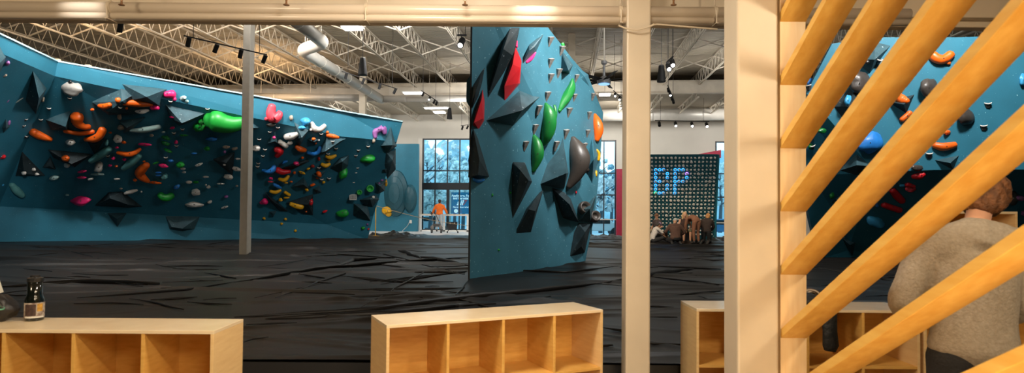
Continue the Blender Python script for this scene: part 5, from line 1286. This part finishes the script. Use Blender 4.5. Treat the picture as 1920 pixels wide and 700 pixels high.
        remeshed(g, 'hair', hair, q, .011, 1, disp=.009 * hairvol, dscale=26 if hairvol > 1 else 18)
    if beanie:
        g = MB(); g.ell(hd + hu * .055 - fh * .012, [hs_ * .093, hu * .098, fh * .108], 18, 12); g.tube([hd + hu * .02, hd + hu * .05], [.100, .100], 18, flat=1.1, side=hs_); g.ell(hd + hu * .165, [hs_ * .02, hu * .02, fh * .02], 10, 6)
        remeshed(g, 'beanie', beanie, q, .012, 2)
    if cap:
        g = MB(); g.ell(hd + hu * .055 - fh * .005, [hs_ * .090, hu * .085, fh * .104], 18, 12); g.hull([hd + hu * (.045 + a_) + fh * b_ + hs_ * c_ for a_ in (0, .014) for b_, c_ in ((.06, -.07), (.06, .07), (.155, -.06), (.155, .06), (.178, 0))])
        remeshed(g, 'cap', cap, q, .010, 1)
    return q
def SK(n_, c): return mat(n_, c, .55, noise_amt=.06, nscale=10, bump=.05)
SKIN = SK('skin_light', (.55, .30, .19)); SKIN2 = SK('skin_tan', (.42, .22, .13))
cl = lambda n_, c: mat(n_, c, .85, noise_amt=.14, nscale=24, bump=.3, bscale=70)
HB = mat('hair_brown', (.15, .06, .02), .6, noise_amt=.5, nscale=30, bump=.8, bscale=60); HBL = mat('hair_blond', (.50, .33, .15), .55, noise_amt=.3, nscale=30, bump=.5, bscale=60); HD = mat('hair_dark', (.02, .015, .012), .6); HGI = mat('hair_ginger', (.42, .20, .06), .6, noise_amt=.4, nscale=30, bump=.6, bscale=60)

# person in the heather sweater, back to us, beyond the slats
Jn = dict(pelvis=(0, 0, .98), waist=(0, -.01, 1.12), chest=(0, .0, 1.32), neck=(.05, .04, 1.59), head=(.125, .13, 1.69), face=(.5, 1, -.3), shL=(-.195, 0, 1.475), shR=(.215, 0, 1.48), elL=(-.30, .03, 1.20), elR=(.27, .03, 1.19),
          wrL=(-.17, .26, 1.10), wrR=(.20, .25, 1.06), hipL=(-.095, 0, .93), hipR=(.095, 0, .93), knL=(-.10, .02, .50), knR=(.10, .01, .50), anL=(-.11, 0, .09), anR=(.11, -.02, .09), toL=(-.13, .2, .05), toR=(.14, .2, .05))
M_SWEAT = mat('sweater_heather', (.29, .25, .19), .95, col2=(.38, .33, .26), nscale=60, bump=.35, bscale=90)
M_BLKP = cl('trousers_black', (.012, .012, .013))
figure((at(1822, 500, 2.95).x, 2.95, .012), -.12, .985, Jn, 'person in a grey-beige sweater and black trousers seen from behind through the slats', M_SWEAT, M_BLKP, SKIN, hair=HB, sleeves=1.95, sm=9, vox=.013, bulk=.022, girth=1.04, hairvol=1.3, wr=.004)

PZ = .41
def place(px_, Y): p_ = px_x(px_, Y, PZ); return (p_.x, p_.y, PZ)
stand = dict(pelvis=(0, 0, .98), chest=(0, .02, 1.30), neck=(0, .04, 1.52), head=(0, .09, 1.66), face=(0, 1, -.4), shL=(-.19, .02, 1.43), shR=(.19, .02, 1.43), elL=(-.33, .05, 1.19), elR=(.33, .05, 1.19), wrL=(-.40, .16, 1.0), wrR=(.40, .16, 1.0),
             hipL=(-.095, 0, .93), hipR=(.095, 0, .93), knL=(-.12, .03, .5), knR=(.12, -.02, .5), anL=(-.14, 0, .09), anR=(.14, -.04, .09), toL=(-.16, .2, .05), toR=(.17, .2, .05))
p_ = px_x(824, 37.75, .38)
figure((p_.x, p_.y, .385), 0, 1.10, stand, 'person in a bright orange hoodie leaning on the railing by the window', cl('hoodie_orange', (.86, .17, .015)), cl('trousers_pale_grey', (.42, .46, .48)), SKIN, hair=HD, sleeves=1.95, hoodie=True, bulk=.02, girth=1.05)

# the group by the training board
seat = dict(pelvis=(0, 0, .50), chest=(0, .03, .80), neck=(0, .05, 1.01), head=(0, .07, 1.15), shL=(-.17, .03, .94), shR=(.17, .03, .94), elL=(-.27, .02, .68), elR=(.27, .02, .68), wrL=(-.14, .26, .58), wrR=(.14, .26, .58),
            hipL=(-.10, .02, .48), hipR=(.10, .02, .48), knL=(-.14, .44, .50), knR=(.14, .44, .50), anL=(-.13, .42, .09), anR=(.13, .42, .09), toL=(-.15, .62, .05), toR=(.15, .62, .05))
figure(place(1283, 25.5), PI, .99, seat, 'blond person in a dark tank top and olive shorts sitting facing the hall', cl('top_dark_brown', (.05, .025, .02)), cl('shorts_olive', (.11, .105, .06)), SKIN, hair=HBL, long_hair=True, sleeves=0, bare_legs=True, face=True, girth=.86)
s2 = dict(seat); figure(place(1233, 26.1), PI - .9, .93, s2, 'person in a dark tee and brown cap sitting at the left of the group', cl('tee_charcoal', (.055, .04, .038)), cl('trousers_khaki', (.30, .24, .16)), SKIN2, cap=cl('cap_brown', (.16, .08, .04)), hair=HD, sleeves=.8, face=True)
for px_, Y, ds in ((1283, 25.55, 'low black foam block under the blond sitting person'), (1233, 26.15, 'low black foam block under the brown-capped sitting person')):
    a = place(px_, Y); mb = MB(); mb.b2((a[0] - .3, a[1] - .2, .40), (a[0] + .3, a[1] + .3, .80)); tag(mb.build('foam_block', M_PAD, origin=(a[0], a[1], .4), bevel=.03), ds, 'foam block')
fl_ = dict(pelvis=(0, 0, .12), waist=(0, .02, .28), chest=(0, .12, .47), neck=(0, .22, .66), head=(0, .30, .78), face=(0, 1, -.2), shL=(-.18, .18, .60), shR=(.18, .18, .60), elL=(-.24, .38, .40), elR=(.22, .40, .42), wrL=(-.16, .62, .30), wrR=(.10, .66, .26),
           hipL=(-.10, .02, .11), hipR=(.10, .02, .11), knL=(-.16, .42, .34), knR=(.18, .40, .24), anL=(-.12, .78, .10), anR=(.0, .72, .10), toL=(-.12, .95, .16), toR=(-.05, .9, .14))
figure(place(1223, 24.7), -PI / 2 + .2, .94, fl_, 'person in a pale grey tee and purple cap sitting on the mat', cl('tee_pale_grey', (.50, .46, .42)), M_BLKP, SKIN2, cap=cl('cap_purple', (.20, .14, .24)), hair=HD, sleeves=.95, face=True, bulk=.01)
sq = dict(pelvis=(0, 0, .24), waist=(0, .03, .42), chest=(0, .10, .62), neck=(0, .18, .83), head=(.04, .26, .95), face=(.1, 1, -.3), shL=(-.21, .12, .76), shR=(.21, .12, .76), elL=(-.40, .14, .50), elR=(.40, .14, .50), wrL=(-.28, .36, .34), wrR=(.28, .36, .34),
          hipL=(-.11, .02, .20), hipR=(.11, .02, .20), knL=(-.28, .40, .16), knR=(.28, .40, .16), anL=(-.16, -.02, .09), anR=(.16, -.02, .09), toL=(-.2, -.2, .05), toR=(.2, -.2, .05))
figure(place(1267, 24.3), 0, .93, sq, 'person in a dark brown shirt and grey beanie kneeling with back to us', cl('shirt_dark_brown', (.075, .036, .024)), M_BLKP, SKIN2, beanie=cl('beanie_grey', (.33, .35, .33)), sleeves=1.9, bulk=.02, girth=1.3)
bent = dict(pelvis=(0, 0, .98), waist=(0, .13, 1.10), chest=(0, .33, 1.12), neck=(0, .53, 1.03), head=(0, .64, .95), face=(0, .3, -1), shL=(-.19, .45, 1.06), shR=(.19, .45, 1.06), elL=(-.22, .50, .78), elR=(.22, .50, .78), wrL=(-.14, .56, .54), wrR=(.14, .58, .54),
            hipL=(-.10, -.01, .93), hipR=(.10, -.01, .93), knL=(-.12, .04, .5), knR=(.12, .08, .5), anL=(-.13, -.02, .09), anR=(.13, .03, .09), toL=(-.15, .2, .05), toR=(.15, .22, .05))
figure(place(1306, 24.7), .3, .92, bent, 'person in rust-brown clothes bending over at the right of the group', cl('overall_rust', (.20, .085, .045)), cl('trousers_rust', (.20, .085, .045)), SKIN2, hair=HD, sleeves=1.9, bulk=.015, girth=1.08)
kn = dict(pelvis=(0, 0, .50), waist=(0, .03, .64), chest=(0, .10, .82), neck=(0, .18, .99), head=(.02, .25, 1.09), face=(0, 1, -.4), shL=(-.19, .13, .92), shR=(.19, .13, .92), elL=(-.24, .28, .68), elR=(.24, .28, .68), wrL=(-.12, .44, .52), wrR=(.12, .44, .52),
          hipL=(-.10, 0, .46), hipR=(.10, 0, .46), knL=(-.13, .10, .08), knR=(.13, .10, .08), anL=(-.13, -.34, .07), anR=(.13, -.34, .07), toL=(-.13, -.5, .04), toR=(.13, -.5, .04))
figure(place(1324, 25.0), -.5, .98, kn, 'person in black clothes with tan hair kneeling by the training board right edge', cl('jacket_black_brown', (.03, .018, .014)), M_BLKP, SKIN2, hair=HGI, hairvol=1.12, sleeves=1.9, bulk=.02, girth=1.1)
